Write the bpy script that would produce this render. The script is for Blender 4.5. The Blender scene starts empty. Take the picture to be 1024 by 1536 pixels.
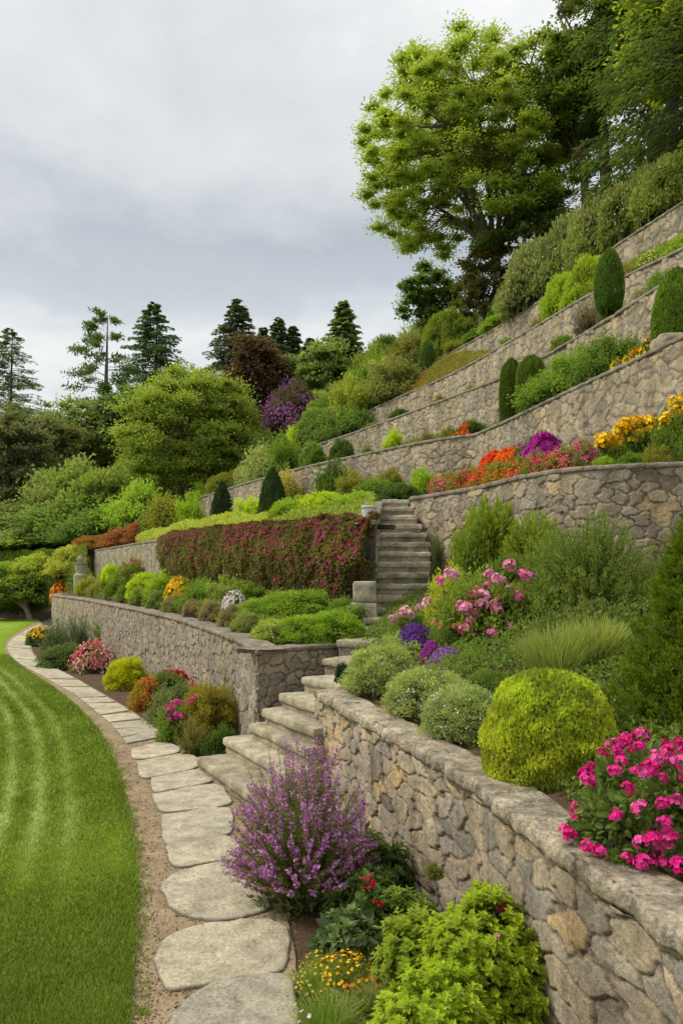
import bpy, math, random
import numpy as np
from mathutils import Vector, Matrix

# ------------------------------------------------------------------ view frame
F, CX, HY, EYE = 1150.0, 512.0, 860.0, 2.6
def P(px, py, d): return np.array([(px-CX)/F*d, d, EYE-(py-HY)/F*d])
def Z(px, py, z):
    d = (EYE-z)*F/(py-HY)
    return np.array([(px-CX)/F*d, d, z])
sc = bpy.context.scene
col = sc.collection
R = np.random.default_rng(7)

# ------------------------------------------------------------------ noise
def hsh(i, j, s):
    x = np.sin(i*127.1+j*311.7+s*74.7)*43758.5453
    return x-np.floor(x)
def vn(x, y, s):
    i, j = np.floor(x), np.floor(y); f, g = x-i, y-j
    f = f*f*(3-2*f); g = g*g*(3-2*g)
    a = hsh(i, j, s)*(1-f)+hsh(i+1, j, s)*f
    b = hsh(i, j+1, s)*(1-f)+hsh(i+1, j+1, s)*f
    return a*(1-g)+b*g
def fbm(x, y, s, o=4):
    t, a, n = 0, .5, 0
    for k in range(o):
        t = t+a*vn(x*2**k, y*2**k, s+k); n += a; a *= .5
    return t/n
def nz(v): return v/np.maximum(np.linalg.norm(v, axis=-1, keepdims=True), 1e-9)

# ------------------------------------------------------------------ mesh helpers
def mesh(name, V, Q, mats, tone=None, colattr=None, smooth=False, matidx=None):
    me = bpy.data.meshes.new(name)
    V = np.asarray(V, dtype=np.float32).reshape(-1, 3); Q = np.asarray(Q, dtype=np.int32)
    k = Q.shape[1]
    me.vertices.add(len(V)); me.vertices.foreach_set('co', V.ravel())
    me.loops.add(Q.size); me.loops.foreach_set('vertex_index', Q.ravel())
    me.polygons.add(len(Q)); me.polygons.foreach_set('loop_start', np.arange(0, Q.size, k, dtype=np.int32))
    me.polygons.foreach_set('loop_total', np.full(len(Q), k, dtype=np.int32))
    if tone is not None:
        at_ = me.attributes.new('tone', 'FLOAT', 'POINT'); at_.data.foreach_set('value', np.asarray(tone, dtype=np.float32))
    if colattr is not None:
        at_ = me.attributes.new('stone', 'FLOAT_COLOR', 'POINT')
        c = np.ones((len(V), 4), dtype=np.float32); c[:, :3] = colattr
        at_.data.foreach_set('color', c.ravel())
    for m in (mats if isinstance(mats, (list, tuple)) else [mats]): me.materials.append(m)
    if matidx is not None: me.polygons.foreach_set('material_index', np.asarray(matidx, dtype=np.int32))
    me.polygons.foreach_set('use_smooth', np.full(len(Q), smooth, dtype=bool))
    me.update(calc_edges=True); me.validate()
    return me
def link(name, me, parent=None, loc=(0, 0, 0), rot=(0, 0, 0), scale=(1, 1, 1), color=None):
    o = bpy.data.objects.new(name, me); col.objects.link(o)
    o.location = loc; o.rotation_euler = rot; o.scale = scale
    if parent is not None: o.parent = parent
    if color is not None: o.color = (*color, 1)
    return o
def tag(o, label=None, cat=None, group=None, kind=None):
    if label: o['label'] = label
    if cat: o['category'] = cat
    if group: o['group'] = group
    if kind: o['kind'] = kind
    return o
def empty(name, loc, rz=0):
    o = bpy.data.objects.new(name, None); col.objects.link(o); o.location = loc; o.rotation_euler = (0, 0, rz)
    return o
def gridq(n, m, off=0):
    i = np.arange(n-1)[:, None]*m+np.arange(m-1)[None]
    i = i.ravel()+off
    return np.stack([i, i+1, i+m+1, i+m], 1)
class MB:
    def __init__(s): s.v, s.q, s.t, s.n = [], [], [], 0
    def add(s, V, Q, T=None):
        V = np.asarray(V, float).reshape(-1, 3)
        s.v.append(V); s.q.append(np.asarray(Q)+s.n); s.n += len(V)
        s.t.append(np.full(len(V), .5) if T is None else np.broadcast_to(np.asarray(T, float), (len(V),)))
    def mesh(s, name, mat, smooth=False): return mesh(name, np.concatenate(s.v), np.concatenate(s.q), mat, np.concatenate(s.t), smooth=smooth)

# ------------------------------------------------------------------ polylines
def catmull(p, n=16):
    p = np.asarray(p, float)
    if len(p) < 3: return resample(p, n)
    q = np.vstack([2*p[0]-p[1], p, 2*p[-1]-p[-2]]); out = []
    for i in range(1, len(q)-2):
        t = np.linspace(0, 1, n, endpoint=False)[:, None]
        a, b, c, d = q[i-1], q[i], q[i+1], q[i+2]
        out.append(.5*(2*b+(c-a)*t+(2*a-5*b+4*c-d)*t*t+(3*b-a-3*c+d)*t**3))
    return np.vstack(out+[p[-1:]])
def arclen(p): return np.concatenate([[0], np.cumsum(np.linalg.norm(np.diff(p[:, :2], axis=0), axis=1))])
def resample(p, n):
    p = np.asarray(p, float); s = arclen(p)
    t = np.linspace(0, s[-1], n)
    return np.stack([np.interp(t, s, p[:, k]) for k in range(3)], 1)
def normals(p):
    t = np.gradient(p[:, :2], axis=0); t = nz(t)
    return np.stack([t[:, 1], -t[:, 0], np.zeros(len(t))], 1)
def extend(p, L):
    d = nz(p[-1, :2]-p[-3, :2]); e = np.array([d[0]*L, d[1]*L, 0])
    return np.vstack([p, p[-1]+e])
def inset(p, w, dz=0):
    q = p-normals(p)*w; q[:, 2] += dz
    return q

# ------------------------------------------------------------------ materials
def newmat(name):
    m = bpy.data.materials.new(name); m.use_nodes = True
    nt = m.node_tree; nt.nodes.clear()
    return m, nt, nt.nodes, nt.links
def N(nt, t, **kw):
    n = nt.nodes.new(t)
    for k, v in kw.items():
        if k.startswith('i_'): n.inputs[k[2:].replace('_', ' ')].default_value = v
        elif isinstance(k, str): setattr(n, k, v)
    return n
def ramp(nt, stops, interp='LINEAR'):
    n = nt.nodes.new('ShaderNodeValToRGB'); cr = n.color_ramp; cr.interpolation = interp
    while len(cr.elements) < len(stops): cr.elements.new(.5)
    for e, (p, c) in zip(cr.elements, stops): e.position = p; e.color = (*c, 1)
    return n
def mixc(nt, a, b, f, mode='MIX'):
    n = nt.nodes.new('ShaderNodeMix'); n.data_type = 'RGBA'; n.blend_type = mode
    for s, v in ((6, a), (7, b), (0, f)):
        if hasattr(v, 'is_output') or isinstance(v, bpy.types.NodeSocket): nt.links.new(v, n.inputs[s])
        else: n.inputs[s].default_value = (*v, 1) if isinstance(v, tuple) else v
    return n.outputs[2]
def noise(nt, scale, detail=6, rough=.6, vec=None, out='Fac'):
    n = nt.nodes.new('ShaderNodeTexNoise'); n.inputs['Scale'].default_value = scale
    n.inputs['Detail'].default_value = detail; n.inputs['Roughness'].default_value = rough
    if vec is not None: nt.links.new(vec, n.inputs['Vector'])
    return n.outputs[out]
def geo(nt): return nt.nodes.new('ShaderNodeNewGeometry').outputs['Position']
def finish(nt, colr, rough=.85, bump=None, bs=.3, bd=.02, spec=.25):
    b = nt.nodes.new('ShaderNodeBsdfPrincipled'); o = nt.nodes.new('ShaderNodeOutputMaterial')
    if isinstance(colr, tuple): b.inputs['Base Color'].default_value = (*colr, 1)
    else: nt.links.new(colr, b.inputs['Base Color'])
    b.inputs['Roughness'].default_value = rough; b.inputs['Specular IOR Level'].default_value = spec
    if bump is not None:
        n = nt.nodes.new('ShaderNodeBump'); n.inputs['Strength'].default_value = bs; n.inputs['Distance'].default_value = bd
        nt.links.new(bump, n.inputs['Height']); nt.links.new(n.outputs[0], b.inputs['Normal'])
    nt.links.new(b.outputs[0], o.inputs[0])
    return b

def leaf_material(name, petal=False, trans=.42):
    m, nt, nd, lk = newmat(name)
    oi = nd.new('ShaderNodeObjectInfo'); at_ = nd.new('ShaderNodeAttribute'); at_.attribute_name = 'tone'
    t = at_.outputs['Fac']
    if petal:
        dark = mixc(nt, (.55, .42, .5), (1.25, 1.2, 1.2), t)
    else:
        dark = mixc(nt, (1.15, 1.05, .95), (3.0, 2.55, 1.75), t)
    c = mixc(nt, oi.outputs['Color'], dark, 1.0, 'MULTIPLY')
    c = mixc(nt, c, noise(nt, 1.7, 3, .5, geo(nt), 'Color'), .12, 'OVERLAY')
    b = nd.new('ShaderNodeBsdfPrincipled'); lk.new(c, b.inputs['Base Color'])
    b.inputs['Roughness'].default_value = .55; b.inputs['Specular IOR Level'].default_value = .22 if not petal else .1
    tr = nd.new('ShaderNodeBsdfTranslucent')
    lk.new(mixc(nt, c, (1.25, 1.3, .75) if not petal else (1.1, 1, 1), 1.0, 'MULTIPLY'), tr.inputs['Color'])
    mx = nd.new('ShaderNodeMixShader'); mx.inputs[0].default_value = trans
    o = nd.new('ShaderNodeOutputMaterial')
    lk.new(b.outputs[0], mx.inputs[1]); lk.new(tr.outputs[0], mx.inputs[2]); lk.new(mx.outputs[0], o.inputs[0])
    return m
LEAF = leaf_material('leaf'); PETAL = leaf_material('petal', True, .2)

def stone_material(name, stops, mortar_and_shade, lich=.25, tint=(1, 1, 1), scale=1.0, con=.5, streak=.75, moss=.35):
    m, nt, nd, lk = newmat(name)
    at_ = nd.new('ShaderNodeAttribute'); at_.attribute_name = 'stone'
    sp = nd.new('ShaderNodeSeparateColor'); lk.new(at_.outputs['Color'], sp.inputs[0])
    g = geo(nt)
    c = ramp(nt, stops); lk.new(sp.outputs[0], c.inputs[0])
    c = c.outputs[0]
    n1 = noise(nt, 5*scale, 8, .65, g); n2 = noise(nt, 38*scale, 6, .7, g); n3 = noise(nt, 1.1*scale, 5, .6, g)
    r1 = ramp(nt, [(.36, (.50, .475, .44)), (.5, (1, 1, 1)), (.63, (1.45, 1.40, 1.28))]); lk.new(n1, r1.inputs[0])
    c = mixc(nt, c, r1.outputs[0], con, 'MULTIPLY')
    r2 = ramp(nt, [(.36, (.38, .37, .36)), (.5, (1, 1, 1)), (.62, (1.6, 1.58, 1.52))]); lk.new(n2, r2.inputs[0])
    c = mixc(nt, c, r2.outputs[0], con*.8, 'MULTIPLY')
    # lichen and damp staining
    r3 = ramp(nt, [(.52, (0, 0, 0)), (.66, (1, 1, 1))]); lk.new(n3, r3.inputs[0])
    mm = nd.new('ShaderNodeMath'); mm.operation = 'MULTIPLY'; mm.inputs[1].default_value = lich; lk.new(r3.outputs[0], mm.inputs[0])
    c = mixc(nt, c, (.17, .16, .11), mm.outputs[0])
    n4 = noise(nt, 14*scale, 7, .75, g); r4 = ramp(nt, [(.6, (0, 0, 0)), (.68, (1, 1, 1))]); lk.new(n4, r4.inputs[0])
    mm = nd.new('ShaderNodeMath'); mm.operation = 'MULTIPLY'; mm.inputs[1].default_value = .3; lk.new(r4.outputs[0], mm.inputs[0])
    c = mixc(nt, c, (.5, .48, .42), mm.outputs[0])
    mp = nd.new('ShaderNodeMapping'); mp.inputs['Scale'].default_value = (1, 1, .13); lk.new(g, mp.inputs[0])
    n5 = noise(nt, 3.2*scale, 7, .65, mp.outputs[0]); r5 = ramp(nt, [(.40, (.62, .60, .56)), (.52, (1.04, 1.03, 1.0)), (.66, (1.18, 1.17, 1.15))]); lk.new(n5, r5.inputs[0])
    c = mixc(nt, c, r5.outputs[0], streak, 'MULTIPLY')
    n6 = noise(nt, 6.5*scale, 8, .72, g); r6 = ramp(nt, [(.57, (0, 0, 0)), (.66, (1, 1, 1))]); lk.new(n6, r6.inputs[0])
    mm = nd.new('ShaderNodeMath'); mm.operation = 'MULTIPLY'; mm.inputs[1].default_value = moss; lk.new(r6.outputs[0], mm.inputs[0])
    c = mixc(nt, c, (.115, .125, .05), mm.outputs[0])
    c = mixc(nt, c, mortar_and_shade, sp.outputs[1])
    c = mixc(nt, c, tint, 1.0, 'MULTIPLY')
    bmp = nd.new('ShaderNodeMath'); bmp.operation = 'ADD'; lk.new(n2, bmp.inputs[0]); lk.new(n4, bmp.inputs[1])
    finish(nt, c, .9, bmp.outputs[0], .8, .03/scale, .2)
    return m
WARM = [(0, (0.23, 0.202, 0.166)), (0.18, (0.474, 0.38, 0.259)), (0.36, (0.334, 0.303, 0.26)), (0.52, (0.503, 0.405, 0.275)), (0.68, (0.384, 0.342, 0.28)), (0.8, (0.568, 0.404, 0.225)), (0.9, (0.204, 0.189, 0.163)), (1, (0.687, 0.575, 0.411))]
GREY = [(0, (0.199, 0.18, 0.152)), (0.2, (0.409, 0.338, 0.241)), (0.4, (0.302, 0.277, 0.238)), (0.6, (0.452, 0.377, 0.275)), (0.8, (0.355, 0.317, 0.263)), (0.92, (0.513, 0.395, 0.242)), (1, (0.475, 0.434, 0.371))]
M_WALL = stone_material('rubble_stone_warm', WARM, (.085, .072, .055))
M_WALLG = stone_material('rubble_stone_grey', GREY, (.075, .066, .052), .3, con=.5, streak=.35)
M_WALLF = stone_material('rubble_stone_hillside', [(p, (c[0]*1.12, c[1]*1.1, c[2]*1.05)) for p, c in GREY], (.095, .083, .065), .25, scale=.6, con=.42)
M_COPE = stone_material('coping_stone', [(0, (.33, .285, .215)), (.5, (.41, .36, .275)), (1, (.48, .425, .33))], (.10, .085, .065), .5, con=.9)
M_COPEB = stone_material('coping_slab', [(0, (.24, .205, .165)), (.5, (.28, .24, .195)), (1, (.31, .27, .22))], (.08, .07, .055), .2)
M_STEP = stone_material('step_stone', [(0, (.40, .35, .25)), (.5, (.46, .405, .295)), (1, (.52, .46, .34))], (.12, .11, .08), .3, con=.55, streak=.5, moss=.4)
M_STEPU = stone_material('step_stone_mossy', [(0, (.44, .395, .30)), (.5, (.53, .48, .365)), (1, (.60, .545, .42))], (.08, .075, .045), .45, con=.6)
M_FLAG = stone_material('flagstone', [(0, (.46, .40, .295)), (.35, (.54, .475, .35)), (.6, (.46, .415, .325)), (.8, (.56, .485, .34)), (1, (.42, .38, .295))], (.13, .11, .08), .3, scale=1.2, con=.5, streak=0, moss=.3)

def soil_mat(name, c0, c1, c2, sc_=14):
    m, nt, nd, lk = newmat(name); g = geo(nt)
    r = ramp(nt, [(.25, c0), (.5, c1), (.75, c2)]); lk.new(noise(nt, sc_, 10, .72, g), r.inputs[0])
    finish(nt, r.outputs[0], .95, noise(nt, sc_*3, 8, .7, g), .9, .03, .1)
    return m
M_SOIL = soil_mat('bed_soil', (.06, .038, .026), (.115, .072, .048), (.20, .135, .09))
M_HILL = soil_mat('hillside_earth', (.035, .045, .015), (.06, .075, .022), (.10, .10, .04), 3)
def gravel_mat():
    m, nt, nd, lk = newmat('sandy_gravel'); g = geo(nt)
    v = nd.new('ShaderNodeTexVoronoi'); v.inputs['Scale'].default_value = 85; lk.new(g, v.inputs['Vector'])
    r = ramp(nt, [(0, (.22, .16, .095)), (.4, (.33, .25, .16)), (.75, (.40, .315, .21)), (1, (.48, .41, .31))]); lk.new(v.outputs['Color'], r.inputs[0])
    n = ramp(nt, [(.3, (.6, .57, .52)), (.7, (1.2, 1.17, 1.1))]); lk.new(noise(nt, 3, 8, .7, g), n.inputs[0])
    c = mixc(nt, r.outputs[0], n.outputs[0], 1.0, 'MULTIPLY')
    finish(nt, c, .95, v.outputs['Distance'], .7, .012, .15)
    return m
M_GRAVEL = gravel_mat()
def lawn_mat():
    m, nt, nd, lk = newmat('mown_lawn'); g = geo(nt)
    at_ = nd.new('ShaderNodeAttribute'); at_.attribute_name = 'tone'
    c = ramp(nt, [(0, (.13, .21, .010)), (.45, (.23, .35, .018)), (1, (.33, .43, .09))]); lk.new(at_.outputs['Fac'], c.inputs[0])
    r = ramp(nt, [(.3, (.6, .65, .5)), (.7, (1.3, 1.25, 1.2))]); lk.new(noise(nt, 9, 8, .75, g), r.inputs[0])
    c2 = mixc(nt, c.outputs[0], r.outputs[0], 1.0, 'MULTIPLY')
    finish(nt, c2, .9, noise(nt, 60, 6, .8, g), .9, .04, .1)
    return m
M_LAWN = lawn_mat()
def bark_mat(name, a, b, s=6):
    m, nt, nd, lk = newmat(name); g = geo(nt)
    mp = nd.new('ShaderNodeMapping'); mp.inputs['Scale'].default_value = (1, 1, .22); lk.new(g, mp.inputs[0])
    n = noise(nt, s, 9, .7, mp.outputs[0]); r = ramp(nt, [(.3, a), (.7, b)]); lk.new(n, r.inputs[0])
    finish(nt, r.outputs[0], .95, n, .9, .06, .1)
    return m
BARK = bark_mat('bark_grey', (.05, .042, .032), (.16, .135, .105)); BARKP = bark_mat('bark_pine', (.10, .065, .045), (.26, .185, .14))
def plain_mat(name, c, rough=.6, ns=20):
    m, nt, nd, lk = newmat(name); g = geo(nt)
    r = ramp(nt, [(.3, tuple(x*.8 for x in c)), (.7, tuple(min(1, x*1.12) for x in c))]); lk.new(noise(nt, ns, 8, .7, g), r.inputs[0])
    finish(nt, r.outputs[0], rough, noise(nt, ns*3, 6, .7, g), .25, .01)
    return m

# ------------------------------------------------------------------ rubble walls
def rubble(u, v, su, sv, seed):
    wu = (fbm(u/su*1.6+7, v/sv*1.6, seed+50, 3)-.5)*.85; wv = (fbm(u/su*1.6, v/sv*1.6+9, seed+60, 3)-.5)*.85
    x, y = u/su+wu, v/sv+wv
    j0 = np.floor(y); D, I, J = [], [], []
    for dj in range(-2, 3):
        j = j0+dj; xo = x-(np.mod(j, 2)*.5); i0 = np.floor(xo)
        for di in range(-2, 3):
            i = i0+di
            sx = i+.5+(hsh(i, j, seed)-.5)*.95+np.mod(j, 2)*.5; sy = j+.5+(hsh(i, j, seed+1)-.5)*.9
            D.append((x-sx)**2+(y-sy)**2)
            h = hsh(i, j, seed+2)
            I.append(np.where(h < .30, i+1, i)); J.append(np.where((h > .30) & (h < .52), j+1, j))
    D, I, J = np.sqrt(np.array(D)), np.array(I), np.array(J)
    k = D.argmin(0); ar = np.arange(len(u))
    i1, j1, f1 = I[k, ar], J[k, ar], D[k, ar]
    D2 = np.where((I == i1) & (J == j1), 9, D); f2 = D2.min(0)
    return (f2-f1)*.5, hsh(i1, j1, seed+5), hsh(i1, j1, seed+6), hsh(i1, j1, seed+7), (x-i1)*.5, (y-j1)*.5
SOILS = {}
def wall(name, label, top, base, mat, cmat, su, sv, res, amp, cw=.42, ct=.08, over=.04, seed=1, cap0=True, cap1=False, jl=.9, crough=.012, stones_v0=0.0, group=None, jw=.010):
    """top: dense polyline of the front top edge of the coping; base: z of the foot (scalar or per-point)."""
    root = empty(name, tuple(top[len(top)//2][:2])+(0,)); mi = -np.array(root.location)
    tag(root, label, 'wall', group, 'thing')
    L = arclen(top)[-1]; n = max(8, int(L/res))
    bz = np.interp(np.linspace(0, 1, n), np.linspace(0, 1, len(base)), base) if np.ndim(base) else np.full(n, base)
    tp = resample(top, n); face = tp-normals(tp)*over; tz = tp[:, 2]-ct+.004
    nn = normals(face)
    if cap0:
        k = max(3, int(cw/res)); e = np.linspace(cw-.03, 0, k, endpoint=False)[:, None]
        t0 = nz(face[1, :2]-face[0, :2]); cn = np.tile(np.array([[-t0[0], -t0[1], 0]]), (k, 1))
        face = np.vstack([face[0]-nn[0]*e, face]); nn = np.vstack([cn, nn]); tz = np.concatenate([np.full(k, tz[0]), tz]); bz = np.concatenate([np.full(k, bz[0]), bz])
    if cap1:
        k = max(3, int(cw/res)); e = np.linspace(0, cw-.03, k+1)[1:][:, None]
        t0 = nz(face[-1, :2]-face[-2, :2]); cn = np.tile(np.array([[t0[0], t0[1], 0]]), (k, 1))
        face = np.vstack([face, face[-1]-nn[-1]*e]); nn = np.vstack([nn, cn]); tz = np.concatenate([tz, np.full(k, tz[-1])]); bz = np.concatenate([bz, np.full(k, bz[-1])])
    s = arclen(face); H = (tz-bz).max(); m = max(6, int(H/res))
    w = np.linspace(0, 1, m)[None]
    zz = bz[:, None]*(1-w)+tz[:, None]*w
    u = np.repeat(s[:, None], m, 1).ravel(); v = (zz+stones_v0).ravel()
    e, r1, r2, r3, lx, ly = rubble(u, v, su, sv, seed)
    t = np.clip(e/(jw*2.4/sv), 0, 1); prof = 1-(1-t)**2.4
    d = amp*(prof-.55)+amp*.7*(r2-.5)*prof+amp*.9*((r1-.5)*lx+(r3-.5)*ly)*prof
    d += amp*.8*(fbm(u/.12, v/.10, seed+20, 5)-.5)*prof+amp*.3*(fbm(u/1.5, v/1.5, seed+30, 2)-.5)
    mort = (1-np.clip((e-jw*(.05+.55*r3)/sv)/(jw*1.2/sv), 0, 1))*np.clip(.45+.9*fbm(u/.5, v/.4, seed+70, 3), .35, 1)
    V = np.repeat(face[:, None], m, 1).reshape(-1, 3)+np.repeat(nn[:, None], m, 1).reshape(-1, 3)*d[:, None]
    V[:, 2] = zz.ravel()
    c = np.stack([r1*.75+.25*r3, mort*(.72 if sv < .165 else .6), r3], 1)
    link('masonry', mesh(name+'_masonry', V+mi, gridq(len(face), m)[:, ::-1], mat, colattr=c, smooth=True), root)
    # coping
    cr = min(res, .05); n = max(8, int(L/cr)); p = resample(top, n); nn = normals(p); s = arclen(p)
    k = max(4, int(cw/max(cr*1.3, .03)))
    prof = [(.05, -ct), (.012, -ct), (0, -ct*.75), (0, -ct*.4), (.006, -.012), (.02, 0)]+[(x, 0) for x in np.linspace(.02, cw-.02, k)[1:]]+[(cw, -.015), (cw, -ct)]
    prof = np.array(prof); M = len(prof)
    V = p[:, None]-nn[:, None]*prof[None, :, :1]; V[:, :, 2] += prof[None, :, 1]
    us = np.repeat(s[:, None], M, 1); os_ = np.repeat(prof[None, :, 0]+prof[None, :, 1]*-1.0, n, 0)
    jid = np.floor(us/jl+.35*(vn(us*0+np.floor(us/jl), us*0, seed+3)-.5)); fr = us/jl-np.floor(us/jl)
    jnt = np.clip(1-np.minimum(fr, 1-fr)*jl/.016, 0, 1)
    ed = np.zeros(M); ed[1:6] = 1
    nzv = (fbm(us/.16, os_/.16, seed+8, 5)-.5)
    V[:, :, 2] += nzv*crough*1.6*(prof[None, :, 1] > -ct*.5)+(hsh(jid, jid*0, seed+4)-.5)*crough*.6-jnt*.012
    V[:, :, :2] += (nn[:, None, :2]*((fbm(us/.22, us*0+3, seed+9, 4)-.5)*crough*5+(fbm(us/.05, os_/.05, seed+10, 3)-.5)*crough*2-jnt*.012)[:, :, None])*ed[None, :, None]
    c = np.stack([hsh(jid, jid*0, seed+11)*.6+.4*fbm(us/.5, os_/.5, seed+12, 2), jnt*.7, nzv], 2).reshape(-1, 3)
    Q = gridq(n, M)
    Vv = V.reshape(-1, 3)
    link('coping', mesh(name+'_coping', Vv+mi, Q[:, ::-1], cmat, colattr=c, smooth=True), root)
    return root

# ---- wall lines (front top edges), all ordered from the far end to the near end
NW = extend(catmull([Z(468, 1033, 1.2), Z(515, 1060, 1.2), Z(560, 1086, 1.2), Z(640, 1131, 1.2), Z(700, 1166, 1.2), Z(745, 1203, 1.2), Z(850, 1288, 1.2), Z(940, 1345, 1.2), Z(1024, 1402, 1.2)]), 2.2)
LW1 = catmull([np.array([-12.9, 37.6, 1.66]), np.array([-13.15, 35.6, 1.67]), Z(78, 892, 1.66), Z(110, 896, 1.65), Z(150, 903, 1.64), Z(240, 921, 1.62), Z(330, 949, 1.6), Z(385, 975, 1.56)])
LW2 = resample([Z(385, 975, 1.56), np.array([-.05, 11.75, 1.53])], 12)
LW = np.vstack([LW1, LW2[1:]])
HW1 = catmull([P(140, 825, 40), P(245, 808, 25), P(400, 795, 17.5), P(566, 786, 13.2)])
HW2 = resample([HW1[-1], np.array([.93, 17.0, 4.2])], 12)
HW = np.vstack([HW1, HW2[1:]])
W2 = extend(catmull([Z(613, 745, 4.28), Z(700, 731, 4.28), Z(780, 712, 4.28), Z(860, 700, 4.28), Z(940, 695, 4.28), Z(1024, 692, 4.28)]), 4)
W3L = catmull([Z(290, 748, 6.8), Z(360, 726, 6.8), Z(440, 703, 6.8), Z(560, 676, 6.8), Z(640, 660, 6.8), Z(711, 650, 6.8)])
W3R = extend(catmull([Z(711, 650, 6.8), Z(760, 628, 6.8), Z(840, 589, 6.8), Z(930, 546, 6.8), Z(1024, 500, 6.8)]), 5)
W3 = np.vstack([W3L, W3R[1:]])
W4 = extend(catmull([Z(440, 676, 9), Z(517, 652, 9), Z(640, 607, 9), Z(760, 561, 9), Z(807, 536, 9), Z(900, 482, 9), Z(1024, 401, 9)]), 5)
W5 = extend(catmull([Z(537, 622, 11), Z(600, 593, 11), Z(677, 559, 11), Z(780, 500, 11), Z(891, 435, 11), Z(1024, 369, 11)]), 5)
W6 = extend(catmull([Z(660, 535, 13.5), Z(702, 513, 13.5), Z(779, 469, 13.5), Z(850, 418, 13.5), Z(921, 367, 13.5), Z(1024, 300, 13.5)]), 6)

wall('retaining_wall', 'warm rubble wall with a thick rough coping beside the purple bush and stepping stones', NW, -.05, M_WALL, M_COPE, .29, .155, .0095, .028, cw=.37, ct=.10, over=.05, seed=3, jl=1.15, crough=.02, jw=.0065)
wall('retaining_wall', 'long curving grey rubble wall bordering the far path, with a cornered end at the steps', LW, -.05, M_WALLG, M_COPEB, .22, .17, .016, .030, cw=.42, ct=.075, seed=11, jl=1.1, jw=.0085)
wall('retaining_wall', 'grey stone wall mostly hidden under the curtain of magenta flowers', HW, np.concatenate([np.full(len(HW1), 1.8), np.linspace(1.8, 3.9, 11)]), M_WALLG, M_COPEB, .3, .2, .04, .03, cw=.4, ct=.07, seed=17)
wall('retaining_wall', 'stone wall below the red and yellow flower bed, starting at the top of the steps', W2, 2.3, M_WALLF, M_COPEB, .27, .185, .015, .030, cw=.4, ct=.085, seed=23, cap0=True, jw=.0075)
wall('retaining_wall', 'tall rubble wall with an inward corner behind the orange and yellow flower bed', W3, 4.4, M_WALLF, M_COPEB, .31, .215, .026, .033, cw=.4, ct=.09, seed=31, jw=.0125)
wall('retaining_wall', 'terrace wall directly behind the twin clipped topiary columns', W4, 7.0, M_WALLF, M_COPEB, .31, .215, .03, .035, cw=.4, ct=.09, seed=37, jw=.0135)
wall('retaining_wall', 'terrace wall edged by tawny heather, with a clipped cone standing at its rim', W5, 9.1, M_WALLF, M_COPEB, .31, .215, .03, .035, cw=.4, ct=.09, seed=41, jw=.0135)
wall('retaining_wall', 'topmost terrace wall under the big grey green hillside shrubs', W6, 11.2, M_WALLF, M_COPEB, .31, .215, .03, .035, cw=.4, ct=.09, seed=43, jw=.0135)

# ------------------------------------------------------------------ setting: terraces
def chunks(cs, ns): return np.vstack([resample(c, n) for c, n in zip(cs, ns)])
def A3(*p): return np.array(p, float)
def part_of(p, a, b):
    q = resample(p, 101); return q[int(a*100):int(b*100)+1]
def setz(p, z):
    q = p.copy(); q[:, 2] = z; return q
def soil(key, name, A, B, ns, mat, m=14, rough=.05):
    a, b = chunks(A, ns), chunks(B, ns)
    SOILS[key] = (a, b)
    t = np.linspace(0, 1, m)[None, :, None]
    V = a[:, None]*(1-t)+b[:, None]*t
    V[:, 1:-1, 2] += (fbm(V[:, 1:-1, 0]/.6, V[:, 1:-1, 1]/.6, 5)-.5)*rough
    o = link(name, mesh(name, V, gridq(len(a), m)[:, ::-1], mat, smooth=True)); tag(o, kind='structure')
HB = inset(HW1, -.0, 0); HB[:, 2] = np.linspace(2.15, 1.9, len(HB))
LWi = inset(LW1, .36, -.07)[:-5]; LW2i = inset(LW2, .36, -.07)[3:]
exL = A3((-60, 52, 0), (-30, 49.5, 0), (-18.5, 44.5, 0), (-13.6, 38.8, 1.0))
exH = A3((-60, 60, 4.2), (-24, 51, 3.7), HW[0]-np.array([0, 0, .08]))
exW3 = A3((-60, 66, 6.2), (-20, 55, 6.2), W3[0]-np.array([0, 0, .3]))
ex4 = A3((-60, 74, 8.5), (-18, 60, 8.5), (-7, 48, 8.2), W4[0]-np.array([0, 0, .1]))
ex5 = A3((-60, 84, 11), (-16, 66, 11), (-5, 52, 10.7), W5[0]-np.array([0, 0, .1]))
ex6 = A3((-60, 94, 13.5), (-14, 72, 13.8), (-2, 54, 13.4), W6[0]-np.array([0, 0, .1]))
soil('T1', 'terrace_ground', [exL, LWi, LW2i], [exH-np.array([0, 0, .1]), part_of(HB, 0, .8), part_of(HB, .8, 1)], [20, 60, 16], M_SOIL)
st = A3((HW2[0][0], HW2[0][1], 3.4), (.93, 17.1, 4.2))
st2 = A3((.93, 17.25, 4.15), (1.5, 17.3, 4.15))
soil('T2', 'terrace_ground', [exH-np.array([0, 0, .4]), inset(HW1, .36, -.07), st, st2, inset(W2, .36, -.08)],
     [exW3, setz(part_of(W3L, 0, .55), 5.2), setz(part_of(W3L, .55, .85), 5.0), setz(part_of(W3L, .85, 1), 4.9), setz(W3R, 4.7)], [16, 50, 14, 6, 40], M_HILL)
soil('T3', 'terrace_ground', [exW3-np.array([0, 0, .3]), inset(W3L, .36, -.1), inset(W3R, .36, -.1)],
     [ex4, setz(part_of(W4, 0, .42), 7.5), setz(part_of(W4, .42, 1), 7.3)], [16, 40, 40], M_HILL)
soil('T4', 'terrace_ground', [ex4-np.array([0, 0, .4]), inset(W4, .36, -.1)], [ex5, setz(W5, 9.6)], [30, 50], M_HILL)
W6z = W6.copy(); W6z[:, 2] = np.interp(CX+W6[:, 0]/W6[:, 1]*F, [660, 700, 745, 800], [13.45, 13.1, 12.2, 11.7])
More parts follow.
